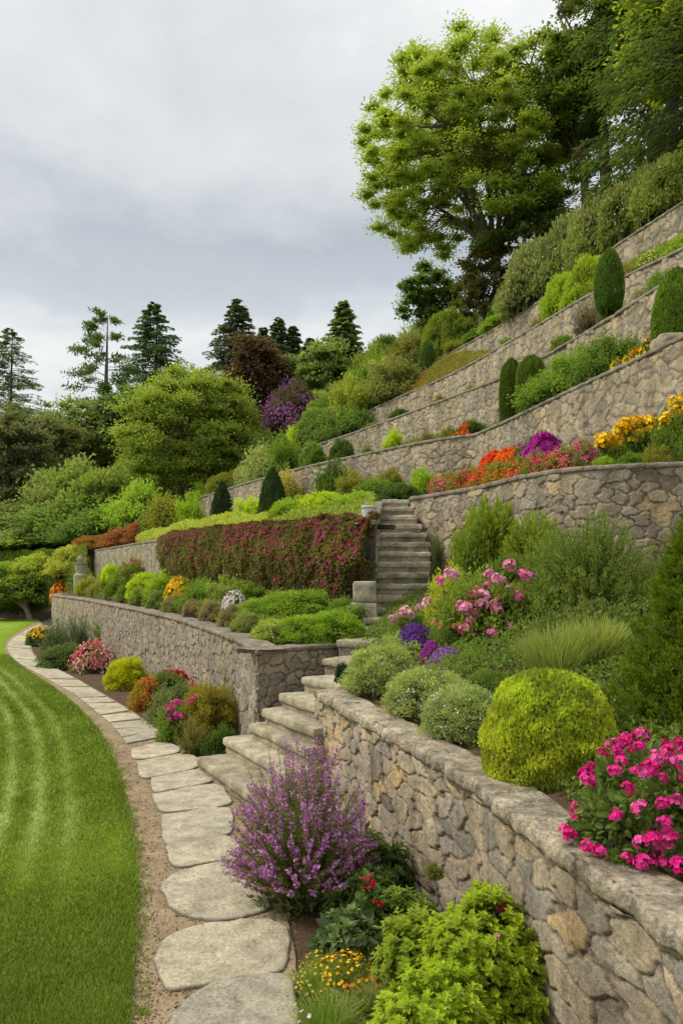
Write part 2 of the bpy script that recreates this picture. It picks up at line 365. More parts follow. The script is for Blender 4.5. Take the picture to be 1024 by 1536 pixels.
soil('T5', 'terrace_ground', [ex5-np.array([0, 0, .4]), inset(W5, .36, -.1)], [ex6, W6z], [30, 50], M_HILL)
H1 = [A3((-60, 104, 16), (-12, 80, 17.5), (2, 64, 18), (9, 50, 18)), catmull([(9, 50, 18), (14, 38, 18), (17, 28, 18), (20, 16, 18), (22, 8, 18)])]
soil('T6', 'hillside', [ex6-np.array([0, 0, .4]), inset(W6, .36, -.1)], H1, [30, 50], M_HILL, rough=.3)
soil('T7', 'hillside', [h-np.array([0, 0, .4]) for h in H1], [A3((-60, 140, 26), (-40, 130, 30), (0, 110, 33), (25, 80, 34)), A3((25, 80, 34), (40, 60, 34), (48, 40, 34), (55, 8, 34))], [30, 50], M_HILL, rough=.5)
NWi = inset(NW, .32, -.08)
W2b = W2.copy(); W2b[:, 2] = np.linspace(2.55, 2.75, len(W2b))
NWi2 = np.vstack([[NWi[0]+np.array([-.05, .5, -.06])], NWi])
soil('TR', 'terrace_ground', [NWi2], [W2b], [60], M_SOIL, 20)
me = mesh('ground', [(-220, -40, -.02), (220, -40, -.02), (220, 380, -.02), (-220, 380, -.02)], [(0, 1, 2, 3)], M_SOIL)
tag(link('ground', me), kind='structure')

# lawn
EDGE = catmull([Z(*p, .03) for p in [(60, 929), (30, 945), (12, 958), (8, 975), (20, 990), (50, 1012), (85, 1035), (120, 1065), (150, 1100), (170, 1140), (190, 1200), (203, 1270), (206, 1340), (200, 1440), (190, 1536)]])
EDGE = np.vstack([EDGE, [[-1.32, 3.2, .03], [-1.45, -6, .03]]])
EDGE = np.vstack([[[-60, 47.5, .03], [-24, 46, .03]], EDGE])
ed = resample(EDGE, 700)
def edge_dist(xy, step=4):
    e = ed[::step, :2]; out = np.empty(len(xy))
    for k in range(0, len(xy), 20000):
        out[k:k+20000] = np.sqrt(((xy[k:k+20000, None]-e[None])**2).sum(2).min(1))
    return out
def stripe(xy):
    d = edge_dist(xy); w = (fbm(xy[:, 0]*.5, xy[:, 1]*.5, 3, 3)-.5)
    ph = np.mod(d+w*.10-.1, .34)/.34
    line = np.exp(-((ph-.5)/.23)**2)
    f = np.clip((d-.40)/.3, 0, 1)*np.clip((xy[:, 1]-5.6)/2, 0, 1)*np.clip(1.5-d/4, .25, 1)
    base = .35+.42*(fbm(xy[:, 0]*1.3, xy[:, 1]*1.3, 8, 5)-.5)
    far = np.clip((xy[:, 1]-9)/20, 0, 1)*.12
    near = -.12*np.clip((6.5-xy[:, 1])/2, 0, 1)
    return np.clip(base+far+near+.55*line*f*(.75+1.3*w), 0, 1)
sj = np.concatenate([[0, .03, .07], np.linspace(.12, 6, 90), 6+np.geomspace(.1, 60, 30)])
# sweep the edge sideways; far rows drift so that the sheet stays single valued
V = np.stack([ed[:, None, 0]-sj[None], np.repeat(ed[:, None, 1], len(sj), 1), np.zeros((len(ed), len(sj)))], 2)
keep = ed[:, 0] > -59
V[:, :, 2] = .012+.02*np.clip(sj/.1, 0, 1)[None]+(fbm(V[:, :, 0]*.7, V[:, :, 1]*.7, 2)-.5)*.03
V[:, :, :1] += ((fbm(V[:, :1, 1]*3.5, V[:, :1, 1]*0, 4)-.5)*.05*np.exp(-sj/.2)[None])[:, :, None]
tone = stripe(V.reshape(-1, 3)[:, :2])
tag(link('lawn', mesh('lawn', V, gridq(len(ed), len(sj)), M_LAWN, tone, smooth=True)), kind='structure')

# path bed
LE = [Z(*p, 0) for p in [(60, 936), (36, 948), (15, 962), (12, 975), (24, 992), (60, 1013), (110, 1042), (140, 1066), (165, 1086), (183, 1108), (195, 1126)]]
RE = [Z(*p, 0) for p in [(84, 940), (58, 953), (47, 968), (52, 984), (76, 999), (112, 1018), (160, 1046), (196, 1068), (222, 1087), (246, 1101), (262, 1113)]]
LEs, REs = catmull(LE), catmull(RE)
e2 = ed[(ed[:, 0] > -24)]
outer = np.vstack([[[-17.2, 43.4, 0]], REs[8:], [[-1.55, 9.6, 0]], [[-.80, 8, 0], [-.55, 6.3, 0], [-.36, 5.2, 0], [-.31, 4.4, 0], [-.28, -6, 0]]])
a, b = resample(e2+np.array([-.05, 0, 0]), 400), resample(outer, 400)
# pair the two sides by distance along y
yy = np.linspace(-5.5, 42, 420)
a = np.stack([np.interp(yy, e2[::-1, 1], e2[::-1, 0])-.06, yy, yy*0], 1)
o2 = outer[np.argsort(outer[:, 1])]; b = np.stack([np.interp(yy, o2[:, 1], o2[:, 0])+.05, yy, yy*0], 1)
t = np.linspace(0, 1, 40)[None, :, None]; V = a[:, None]*(1-t)+b[:, None]*t
V[:, :, 2] = .002+.012*fbm(V[:, :, 0]*6, V[:, :, 1]*6, 6)
tag(link('path', mesh('path', V, gridq(len(a), 40)[:, ::-1], M_GRAVEL, smooth=True)), kind='structure')
tag(link('flower_bed', mesh('flower_bed', [(-3, -4, -.006), (3, -4, -.006), (3, 12, -.006), (-3, 12, -.006)], [(0, 1, 2, 3)], M_SOIL)), kind='structure')
# loose stones in the gravel
mb = MB(); ico = [(0, 0, 1), (1, 0, 0), (0, 1, 0), (-1, 0, 0), (0, -1, 0), (0, 0, -1)]; tri = [(0, 1, 2), (0, 2, 3), (0, 3, 4), (0, 4, 1), (5, 2, 1), (5, 3, 2), (5, 4, 3), (5, 1, 4)]
pv, pq = [], []
for k in range(5200):
    y = 3.8+8*R.random()**1.6; i = np.argmin(abs(yy-y)); x = a[i, 0]+.05+(b[i, 0]-a[i, 0])*R.random()**1.6
    s = R.uniform(.003, .009)*(2.2 if R.random() < .03 else 1)
    pv.append(np.array(ico)*np.array([s*R.uniform(.8, 1.5), s*R.uniform(.8, 1.5), s*.6])+np.array([x, y, .014])); pq.append(np.array(tri)+6*k)
tag(link('gravel', mesh('gravel', np.vstack(pv), np.vstack(pq), M_GRAVEL, smooth=True)), kind='stuff')

# ------------------------------------------------------------------ paving stones
def slab(outline, z, th, rnd, label, group, seed, jag=.03):
    o = np.asarray(outline)[:, :2]; c = o.mean(0); n = 72
    cl = np.vstack([o, o[:1]]); cl3 = np.column_stack([cl, np.zeros(len(cl))])
    q = resample(catmull(np.vstack([cl3]), 8) if rnd else cl3, n+1)[:-1, :2]
    if rnd: # soften corners
        for _ in range(1): q = (np.roll(q, 1, 0)+2*q+np.roll(q, -1, 0))/4
    ang = np.linspace(0, 2*math.pi, n, endpoint=False); s = np.cumsum(np.linalg.norm(q-np.roll(q, 1, 0), axis=1))
    q = c+(q-c)*(1+jag*2*(fbm(s/.10, s*0+seed, seed, 4)-.5))[:, None]
    rings = [1.0, 1.0, .985, .955] + list(np.linspace(.9, 0, 13)); zs = [-th, -.018, -.004, 0]+[0]*13
    V = []
    for r, dz in zip(rings, zs):
        p = c+(q-c)*r
        h = (fbm(p[:, 0]*7, p[:, 1]*7, seed, 4)-.5)*.014 if r < .99 else p[:, 0]*0
        V.append(np.column_stack([p, z+dz+h]))
    V = np.array(V).reshape(-1, 3); m = len(rings)
    Q = []
    for k in range(m-1):
        i = np.arange(n); j = (i+1) % n
        Q.append(np.stack([k*n+i, k*n+j, (k+1)*n+j, (k+1)*n+i], 1))
    rv = hsh(seed, seed*1.7, 3); cc = np.zeros((len(V), 3)); cc[:, 0] = rv; cc[:n*2, 1] = .8; cc[n*2:n*3, 1] = .35; cc[:, 2] = rv
    loc = np.array([c[0], c[1], 0])
    ob = link('paving_stone', mesh('paving_stone', V-loc, np.vstack(Q), M_FLAG, colattr=cc, smooth=True), loc=tuple(loc))
    tag(ob, label, 'paving stone', group)
PS = [([(265, 1520), (300, 1490), (360, 1470), (425, 1468), (438, 1490), (442, 1600), (270, 1640), (252, 1560)], 'pale stepping stone cut off by the bottom edge of the picture'),
      ([(233, 1440), (245, 1415), (290, 1395), (340, 1387), (420, 1388), (434, 1420), (428, 1452), (400, 1468), (330, 1478), (255, 1490), (238, 1470)], 'largest grey stepping stone, next to the mulch and yellow wildflowers'),
      ([(240, 1335), (262, 1315), (310, 1300), (352, 1299), (385, 1320), (405, 1362), (370, 1376), (320, 1385), (265, 1372)], 'rounded oval stepping stone directly below the purple bush'),
      ([(248, 1272), (300, 1262), (345, 1258), (362, 1290), (310, 1298), (262, 1303)], 'squarish stepping stone just above the rounded oval one'),
      ([(243, 1227), (335, 1214), (350, 1240), (342, 1255), (300, 1261), (248, 1268)], 'blue grey stepping stone half way up the purple bush'),
      ([(228, 1195), (320, 1179), (342, 1195), (340, 1211), (260, 1221), (240, 1218)], 'wide tan stepping stone below the bottom step'),
      ([(226, 1170), (303, 1157), (318, 1174), (260, 1187), (232, 1191)], 'grey stepping stone level with the bottom step'),
      ([(205, 1145), (280, 1133), (300, 1151), (240, 1167), (212, 1168)], 'dark grey stepping stone touching the corner of the bottom step'),
      ([(197, 1126), (248, 1116), (270, 1130), (205, 1141)], 'thin slab in front of the brown green rounded shrub'),
      ]
for k, (pts, lab) in enumerate(PS): pw = np.array([Z(*p, 0) for p in pts]); pw = pw.mean(0)+(pw-pw.mean(0))*1.015; slab(pw, .035, .08, True, lab, 'flat stones along the curving path', 5+k*3.7, .06)
sL, sR = resample(LEs[::-1], 400), resample(REs[::-1], 400)
t = .012; k = 0
while t < .985:
    L = R.uniform(.55, .95)/31*(1+t*1.2); t1 = min(t+L, .99); g = .0012
    i0, i1 = int((t+g)*399), max(int((t1-g)*399), int((t+g)*399)+1); sk = int(R.integers(-3, 4))
    i0b, i1b = np.clip(i0+sk, 0, 399), np.clip(i1+sk, 0, 399)
    tl = sL[i0]; tr = sR[i0b]; 
    slab([tl, sL[(i0+i1)//2], sL[i1], sR[i1b], sR[np.clip((i0+i1)//2+sk, 0, 399)], tr], .03+R.uniform(-.004, .004), .07, False, 'pale rectangular slab in the close laid far stretch of the curving path', 'slabs of the far path', 60+k*2.3, .012)
    t = t1; k += 1

# ------------------------------------------------------------------ staircase
def rblock(c4, z0, z1, rad, seed, res=.05, noise_a=.012):
    """rounded, worn block over a plan quad (four corners front-left, front-right, back-right, back-left)"""
    c4 = np.asarray(c4, float)[:, :2]
    lx = np.linalg.norm(c4[1]-c4[0]); ly = np.linalg.norm(c4[3]-c4[0]); lz = z1-z0
    def g(n): return np.linspace(-1, 1, n)
    nx, ny, nzn = [max(4, int(v/res)) for v in (lx, ly, lz)]
    fs = []
    for ax, s, (na, nb) in ((2, 1, (nx, ny)), (2, -1, (nx, ny)), (1, -1, (nx, nzn)), (1, 1, (nx, nzn)), (0, -1, (ny, nzn)), (0, 1, (ny, nzn))):
        A_, B_ = np.meshgrid(g(na), g(nb), indexing='ij'); C = np.full_like(A_, s)
        p = {2: (A_, B_, C), 1: (A_, C, B_), 0: (C, A_, B_)}[ax]
        Q = gridq(na, nb)
        if (ax == 2 and s < 0) or (ax == 1 and s > 0) or (ax == 0 and s < 0): Q = Q[:, ::-1]
        # orientation of the raw quads
        if ax in (2, 0): Q = Q[:, ::-1] if True else Q
        fs.append((np.stack(p, -1).reshape(-1, 3), Q))
    VV, QQ, n = [], [], 0
    half = np.array([lx, ly, lz])/2
    for p, Q in fs:
        q = p*half; inn = np.clip(q, -(half-rad), half-rad); dv = q-inn; ln = np.linalg.norm(dv, axis=1, keepdims=True)
        q = np.where(ln > rad, inn+dv/np.maximum(ln, 1e-9)*rad, q)
        s3 = (fbm(q[:, 0]*5+seed*3.1+q[:, 2]*3, q[:, 1]*5+q[:, 2]*5, seed, 4)-.5)
        q = q+nz(q-inn*.98+1e-6)*s3[:, None]*noise_a*2
        f = (q/half+1)/2
        xy = (c4[0]*(1-f[:, :1])+c4[1]*f[:, :1])*(1-f[:, 1:2])+(c4[3]*(1-f[:, :1])+c4[2]*f[:, :1])*f[:, 1:2]
        VV.append(np.column_stack([xy, z0+f[:, 2]*lz])); QQ.append(Q+n); n += len(p)
    return np.vstack(VV), np.vstack(QQ), lz
def step_obj(c4, z0, z1, rad, mat, seed, parent, name='step', na=.012):
    if name == 'step':
        c4 = np.asarray(c4, float)[:, :2]; e = nz(c4[1]-c4[0]); n = nz(c4[3]-c4[0])
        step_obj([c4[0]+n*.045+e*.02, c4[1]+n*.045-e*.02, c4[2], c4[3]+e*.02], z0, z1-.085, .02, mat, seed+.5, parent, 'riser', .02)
        return step_obj(c4, z1-.10-.02*hsh(seed, 1, 1), z1, .03, mat, seed, parent, 'tread', .018)
    V, Q, lz = rblock(c4, z0, z1, rad, seed, .04, na)
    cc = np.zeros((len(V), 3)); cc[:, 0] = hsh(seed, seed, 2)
    rel = (V[:, 2]-z0)/max(lz, .01); cc[:, 1] = np.clip(.6-rel*.5, 0, .6) if name == 'riser' else np.clip(.3-rel*.9, 0, .3)  # shade painted into the colour, darkest at the foot of each riser
    return link(name, mesh(name, V-np.array(parent.location), Q, mat, colattr=cc, smooth=True), parent)
stairs = empty('stone_staircase', (-1.5, 9.6, 0)); tag(stairs, 'weathered stone staircase turning up from the path between the terrace walls', 'stairs', kind='thing')
low = [  # left end, direction of the front edge, length, depth, top z
    (Z(293, 1135, .2), (.47, -.88), 2.3, .62, .2), (Z(333, 1105, .4), (.47, -.88), 2.1, .62, .4), (Z(372, 1085, .6), (.48, -.88), 1.7, .55, .6),
    (Z(391, 1062, .8), (.48, -.87), 1.55, .55, .8), (Z(416, 1039, 1.0), (.5, -.86), 1.3, .6, 1.0), (Z(450, 1015, 1.2), (.6, -.8), 1.25, .7, 1.2),
    (Z(482, 987, 1.4), (.75, -.66), 1.35, .85, 1.4), (Z(503, 960, 1.6), (.85, -.5), 1.7, .9, 1.6), (P(538, 942, 12.35), (.97, -.2), 1.35, .75, None), (P(542, 927, 12.8), (.98, -.15), 1.25, .75, None)]
for k, (p, e, L, dep, z) in enumerate(low):
    e = nz(np.array(e)); n = np.array([-e[1], e[0]]); z = p[2] if z is None else z
    a0 = p[:2]; c4 = [a0, a0+e*L, a0+e*L+n*dep, a0+n*dep]
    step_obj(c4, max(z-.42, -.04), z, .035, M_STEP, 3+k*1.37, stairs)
for k in range(12):
    d = 13.2+.345*k; z = 2.0+.204*k
    xl = (np.interp(k, [0, 11], [560, 573])-CX)/F*d; xr = (np.interp(k, [0, 6, 11], [650, 646, 614])-CX)/F*d
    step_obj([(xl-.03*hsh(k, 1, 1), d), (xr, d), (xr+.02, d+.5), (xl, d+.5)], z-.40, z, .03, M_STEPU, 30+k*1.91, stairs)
pier = empty('stone_pier', (.4, 13.0, 1.8)); tag(pier, 'squat pier of two large stone blocks at the foot of the upper steps', 'pier')
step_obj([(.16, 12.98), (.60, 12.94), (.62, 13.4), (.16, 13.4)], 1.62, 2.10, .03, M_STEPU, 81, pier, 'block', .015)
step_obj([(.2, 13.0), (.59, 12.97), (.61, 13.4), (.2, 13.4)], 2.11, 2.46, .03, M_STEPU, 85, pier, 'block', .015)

# ------------------------------------------------------------------ foliage builders
TPL = {'rhomb': (np.array([(0, 0, 0), (.5, .45, .10), (0, 1, -.05), (-.5, .45, .10)]), np.array([(0, 1, 2, 3)])),
       'oval': (np.array([(0, 0, 0), (.42, .28, .10), (.40, .68, .06), (0, 1, -.10), (-.40, .68, .06), (-.42, .28, .10)]), np.array([(0, 1, 2, 3), (0, 3, 4, 5)])),
       'blade': (np.array([(-.5, 0, 0), (.5, 0, 0), (.28, .6, .0), (0, 1, -.12)]), np.array([(0, 1, 2, 3)])),
       'petal': (np.array([(0, 0, 0), (.5, .55, .08), (0, 1, .02), (-.5, .55, .08)]), np.array([(0, 1, 2, 3)]))}
def unit(r, n):
    v = r.normal(size=(n, 3)); return nz(v)
def leaves(mb, pos, d, nrm, L, W, tone, tpl='rhomb'):
    T, Q = TPL[tpl]; n = len(pos)
    y = nz(d); x = nz(np.cross(y, nrm)); z = np.cross(x, y)
    L = np.broadcast_to(np.asarray(L, float), (n,)); W = np.broadcast_to(np.asarray(W, float), (n,))
    V = pos[:, None]+x[:, None]*(T[None, :, :1]*W[:, None, None])+y[:, None]*(T[None, :, 1:2]*L[:, None, None])+z[:, None]*(T[None, :, 2:]*L[:, None, None])
    k = len(T)
    QQ = (np.arange(n)*k)[:, None, None]+Q[None]
    mb.add(V.reshape(-1, 3), QQ.reshape(-1, 4), np.repeat(np.broadcast_to(tone, (n,)), k))
def tube(mb, pts, rad, sides=6, tone=.5):
    pts = np.asarray(pts, float); n = len(pts); t = nz(np.gradient(pts, axis=0))
    ref = np.array([.31, .92, .2]); x = nz(np.cross(t, ref)); y = np.cross(t, x)
    a = np.linspace(0, 2*math.pi, sides, endpoint=False)
    rad = np.broadcast_to(np.asarray(rad, float), (n,))
    V = pts[:, None]+(x[:, None]*np.cos(a)[None, :, None]+y[:, None]*np.sin(a)[None, :, None])*rad[:, None, None]
    i = np.arange(n-1)[:, None]*sides; j = np.arange(sides)[None]; j2 = (j+1) % sides
    mb.add(V, np.stack([i+j, i+j2, i+sides+j2, i+sides+j], -1).reshape(-1, 4), tone)
def bez(a, b, c, n=8):
    t = np.linspace(0, 1, n)[:, None]; return a*(1-t)**2+2*b*t*(1-t)+c*t*t
CACHE = {}
def cached(f):
    def g(*k, **kw):
        key = (f.__name__, k, tuple(sorted(kw.items())))
        if key not in CACHE: CACHE[key] = f(*k, **kw)
        return CACHE[key]
    return g
def clumpset(r, n, rad, low=-.05, power=1.0):
    """clump centres over a half-ellipsoid of radius 1 and height 1"""
    v = unit(r, n*3); v = v[v[:, 2] > low][:n]
    return v*np.array([1-rad, 1-rad, (1-rad*.8)])*(r.uniform(.86, 1.03, (len(v), 1)))
def shell(r, n, cs, rad, flat=.85):
    k = r.integers(0, len(cs), n); o = unit(r, n); o[:, 2] = np.where(o[:, 2] < -.35, -o[:, 2]*.6, o[:, 2])
    rr = rad*r.uniform(.55, 1.08, n)[:, None]
    p = cs[k]+o*rr*np.array([1, 1, flat]); return p, nz(o+.6*nz(cs[k]+1e-6)), k
@cached
def mound(seed, n=6000, L=.1, W=.06, clumps=60, rad=.26, tpl='rhomb', up=.35, core=.8):
    """rounded shrub, radius 1, height 1, standing on z=0"""
    r = np.random.default_rng(seed); mb = MB()
    cs = clumpset(r, clumps, rad); ct = r.uniform(-.14, .14, len(cs))
    p, o, k = shell(r, n, cs, rad)
    keep = p[:, 2] > -.02; p, o, k = p[keep], o[keep], k[keep]
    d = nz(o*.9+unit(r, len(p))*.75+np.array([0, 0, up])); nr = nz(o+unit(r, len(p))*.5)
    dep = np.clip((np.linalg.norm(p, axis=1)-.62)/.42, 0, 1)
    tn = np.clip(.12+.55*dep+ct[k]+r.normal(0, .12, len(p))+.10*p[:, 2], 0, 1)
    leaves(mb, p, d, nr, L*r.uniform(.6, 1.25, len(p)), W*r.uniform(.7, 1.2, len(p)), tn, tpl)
    if core: # twiggy dark interior
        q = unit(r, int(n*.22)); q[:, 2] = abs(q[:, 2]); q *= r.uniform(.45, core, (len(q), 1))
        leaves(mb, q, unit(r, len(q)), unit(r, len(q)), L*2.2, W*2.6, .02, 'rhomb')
    return mb.mesh('shrub_foliage', LEAF)
@cached
def loose(seed, n=4200, L=.15, W=.075, stems=34, tpl='oval'):
    """open shrub: arching twigs carrying leaves"""
    r = np.random.default_rng(seed); mb = MB()
    for s in range(stems):
        a = r.uniform(0, 2*math.pi); el = math.acos(r.uniform(.05, 1)); l = r.uniform(.75, 1.08)
        tip = np.array([math.cos(a)*math.sin(el), math.sin(a)*math.sin(el), max(.12, math.cos(el))])*l
        path = bez(np.zeros(3), tip*np.array([.35, .35, .75]), tip, 10)
        tube(mb, path, np.linspace(.018, .004, 10), 4, 0)
        m = n//stems; t = r.uniform(.3, 1.02, m)**.7
        base = np.stack([np.interp(t, np.linspace(0, 1, 10), path[:, c]) for c in range(3)], 1)
        off = unit(r, m)*r.uniform(.02, .24, (m, 1)); pp = base+off; pp[:, 2] = np.abs(pp[:, 2])
        o = nz(pp*.7+off*2)
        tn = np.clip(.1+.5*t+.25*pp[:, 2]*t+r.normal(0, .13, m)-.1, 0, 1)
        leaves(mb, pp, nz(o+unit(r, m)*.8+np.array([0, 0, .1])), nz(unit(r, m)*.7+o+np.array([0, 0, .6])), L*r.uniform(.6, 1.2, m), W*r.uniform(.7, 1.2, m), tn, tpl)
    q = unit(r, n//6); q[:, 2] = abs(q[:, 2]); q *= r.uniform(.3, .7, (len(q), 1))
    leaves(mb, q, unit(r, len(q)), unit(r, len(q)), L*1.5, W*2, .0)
    return mb.mesh('shrub_foliage', LEAF)
@cached
def feather(seed, stems=190, per=26, L=.12, W=.014, spread=1.25, up=.5, droop=.0):
    """fine needle-leaved shrub with upright plumes"""
    r = np.random.default_rng(seed); mb = MB()
    for s in range(stems):
        a = r.uniform(0, 2*math.pi); el = spread*r.random()**.6; l = r.uniform(.7, 1.05)
        root = np.array([math.cos(a), math.sin(a), 0])*.25*r.random()
        tip = np.array([math.cos(a)*math.sin(el), math.sin(a)*math.sin(el), math.cos(el)*.98+.04])*l
        path = bez(root, root+(tip-root)*np.array([.3, .3, .7]), tip-np.array([0, 0, droop*math.sin(el)]), 8)
        tube(mb, path, np.linspace(.008, .002, 8), 3, .15)
        t = r.uniform(.18, 1, per); base = np.stack([np.interp(t, np.linspace(0, 1, 8), path[:, c]) for c in range(3)], 1)
        dv = nz(path[-1]-path[3]); d = nz(dv*up+unit(r, per)*.55)
        base[:, 2] = np.maximum(base[:, 2], .01)
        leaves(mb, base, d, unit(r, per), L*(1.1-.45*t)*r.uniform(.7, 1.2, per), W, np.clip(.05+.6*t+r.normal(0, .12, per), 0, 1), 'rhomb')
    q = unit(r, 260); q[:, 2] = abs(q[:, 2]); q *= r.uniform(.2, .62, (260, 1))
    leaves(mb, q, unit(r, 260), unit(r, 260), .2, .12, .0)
    return mb.mesh('shrub_foliage', LEAF)
@cached
def grassy(seed, n=900, W=.018, lean=.9):
    r = np.random.default_rng(seed); mb = MB()
    for k in range(n):
        a = r.uniform(0, 2*math.pi); rt = np.array([math.cos(a), math.sin(a), 0])*.4*math.sqrt(r.random())
        b = a+r.normal(0, .8); ln = lean*r.random()**.8; h = r.uniform(.55, 1.05)*(1-.25*ln)
        tip = rt+np.array([math.cos(b)*ln, math.sin(b)*ln, h]); mid = rt+np.array([math.cos(b)*ln*.25, math.sin(b)*ln*.25, h*.85])
        p = bez(rt, mid, tip, 6); sd = np.array([-math.sin(b), math.cos(b), 0])*W*np.linspace(1, .12, 6)[:, None]
        V = np.stack([p-sd, p+sd], 1).reshape(-1, 3)
        mb.add(V, gridq(6, 2), np.repeat(np.clip(np.linspace(.05, .7, 6)+r.normal(0, .1), 0, 1), 2))
    return mb.mesh('grass_clump', LEAF)
@cached
def clipped(seed, prof, n=9000, L=.05, W=.03, bump=.05):
    """clipped topiary from a profile of (radius, height) pairs, unit size"""
    r = np.random.default_rng(seed); mb = MB()
    pr = np.array(prof); s = np.concatenate([[0], np.cumsum(np.linalg.norm(np.diff(pr, axis=0), axis=1))])
    def pick(m, k=1):
        t = r.random(m*3)*s[-1]; rr = np.interp(t, s, pr[:, 0]); w = r.random(m*3) < (rr+.05)/(pr[:, 0].max()+.05)
        t = t[w][:m]; rr = np.interp(t, s, pr[:, 0])*k; zz = np.interp(t, s, pr[:, 1]); a = r.uniform(0, 2*math.pi, len(t))
        dr = np.interp(t+.01, s, pr[:, 0])-np.interp(t-.01, s, pr[:, 0]); dz = np.interp(t+.01, s, pr[:, 1])-np.interp(t-.01, s, pr[:, 1])
        nn = nz(np.stack([np.cos(a)*dz, np.sin(a)*dz, -dr], 1)); p = np.stack([np.cos(a)*rr, np.sin(a)*rr, zz], 1)
        return p, nn
    p, o = pick(n); b = fbm(np.arctan2(p[:, 1], p[:, 0])*3+9, p[:, 2]*7, seed, 3)-.5
    p = p+o*(b*bump*2-.02*r.random(len(p))**2*2)[:, None]
    d = nz(o*.8+unit(r, len(p))*.8+np.array([0, 0, .25]))
    leaves(mb, p, d, nz(o+unit(r, len(p))*.6), L*r.uniform(.6, 1.3, len(p)), W, np.clip(.35+b*1.1+r.normal(0, .17, len(p))+.12*(o[:, 2]), 0, 1), 'rhomb')
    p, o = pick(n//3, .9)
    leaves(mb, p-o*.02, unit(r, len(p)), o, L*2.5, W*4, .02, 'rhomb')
    return mb.mesh('topiary_foliage', LEAF)
CONE = ((.62, 0), (.82, .06), (.95, .2), (1, .35), (.95, .55), (.85, .72), (.68, .87), (.42, .96), (.15, 1.0), (0, 1.0))
EGG = ((.5, 0), (.85, .1), (1, .3), (.98, .5), (.86, .7), (.62, .86), (.34, .96), (.1, 1.0), (0, 1.0))
DROP = ((.75, 0), (.95, .1), (1, .22), (.92, .42), (.72, .63), (.46, .82), (.2, .95), (.04, 1.0), (0, 1.0))
BALL = ((.88, 0), (.97, .1), (1, .22), (.98, .42), (.92, .60), (.81, .76), (.65, .88), (.46, .95), (.24, .99), (0, 1.0))
@cached
def blooms(seed, n=260, size=.06, zmin=.1, petals=5, inner=.9, clumpn=0, clumpr=.15):
    """small flowers scattered over the outside of a unit mound"""
    r = np.random.default_rng(seed); mb = MB()
    if clumpn:
        v = unit(r, clumpn*6); v = v[v[:, 2] > zmin][:clumpn]; k = r.integers(0, len(v), n)
        c = v[k]*inner+unit(r, n)*clumpr*r.random((n, 1))**.5
        o = nz(c)
        c = o*np.maximum(np.linalg.norm(c, axis=1, keepdims=True), inner)
    else:
        v = unit(r, n*4); v = v[v[:, 2] > zmin][:n]; c = v*r.uniform(inner, 1.06, (len(v), 1)); o = v
    o = nz(o+unit(r, len(c))*.35); ft = r.uniform(.25, .85, len(c))
    t1 = nz(np.cross(o, unit(r, len(c)))); t2 = np.cross(o, t1)
    for q in range(petals):
        a = 2*math.pi*q/petals+r.normal(0, .12, len(c))
        d = t1*np.cos(a)[:, None]+t2*np.sin(a)[:, None]+o*.35
        leaves(mb, c, d, o, size*r.uniform(.75, 1.2, len(c)), size*.85, np.clip(ft+r.normal(0, .1, len(c)), 0, 1), 'petal')
    return mb.mesh('blossom', PETAL)
@cached
def flowerhead(seed, florets=24, size=.34, flat=.7):
    """domed cluster of small flowers, radius about 1"""
    r = np.random.default_rng(seed); mb = MB()
    v = unit(r, florets*3); v = v[v[:, 2] > -.25][:florets]; c = v*np.array([.75, .75, flat])*r.uniform(.8, 1.05, (len(v), 1))
    t1 = nz(np.cross(v, unit(r, len(v)))); t2 = np.cross(v, t1); ft = r.uniform(.2, .9, len(v))
    for q in range(5):
        a = 2*math.pi*q/5
        leaves(mb, c, t1*math.cos(a)+t2*math.sin(a)+v*.3, v, size*r.uniform(.8, 1.15, len(v)), size*.85, np.clip(ft+r.normal(0, .1, len(v)), 0, 1), 'petal')
    return mb.mesh('flower_head', PETAL)

# ------------------------------------------------------------------ placing
def at(T, px, t):
    a, b = SOILS[T]; c = a*(1-t)+b*t
    ok = c[:, 1] > .6; q = np.where(ok, CX+c[:, 0]/np.maximum(c[:, 1], .1)*F, -1e6)
    best = None
    for i in range(len(c)-1):
        if not (ok[i] and ok[i+1]): continue
        if (q[i]-px)*(q[i+1]-px) <= 0 and q[i] != q[i+1]:
            f = (px-q[i])/(q[i+1]-q[i]); p = c[i]*(1-f)+c[i+1]*f
            if best is None or p[1] < best[1]: best = p
    if best is None: best = c[np.argmin(np.abs(q-px))]
    return best
def foot(key, px, yb):
    ts = np.linspace(.04, .97, 32); ps = [at(key, px, t) for t in ts]
    return ps[int(np.argmin([abs(HY-(p[2]-EYE)/p[1]*F-yb) for p in ps]))]
def size_of(p, w, ytop):
    d = p[1]; return w/2*d/F, max(.08, EYE-(ytop-HY)/F*d-p[2])
def put(name, label, cat, p, r, h, me, color, fl=(), group=None, rz=None, sink=.03):
    """a plant: foliage mesh of unit size plus any masses of blossom"""
    rz = R.uniform(0, 6.28) if rz is None else rz
    loc = (p[0], p[1], p[2]-sink*h)
    if not fl:
        o = link(name, me, None, loc, (0, 0, rz), (r, r, h), color)
    else:
        o = empty(name, loc)
        link('foliage', me, o, (0, 0, 0), (0, 0, rz), (r, r, h), color)
        for bm, bc in fl: 
            b = link('blossom', bm, o, (0, 0, 0), (0, 0, rz+.4), (r, r, h), bc); b['kind'] = 'stuff'
    tag(o, label, cat, group)
    return o
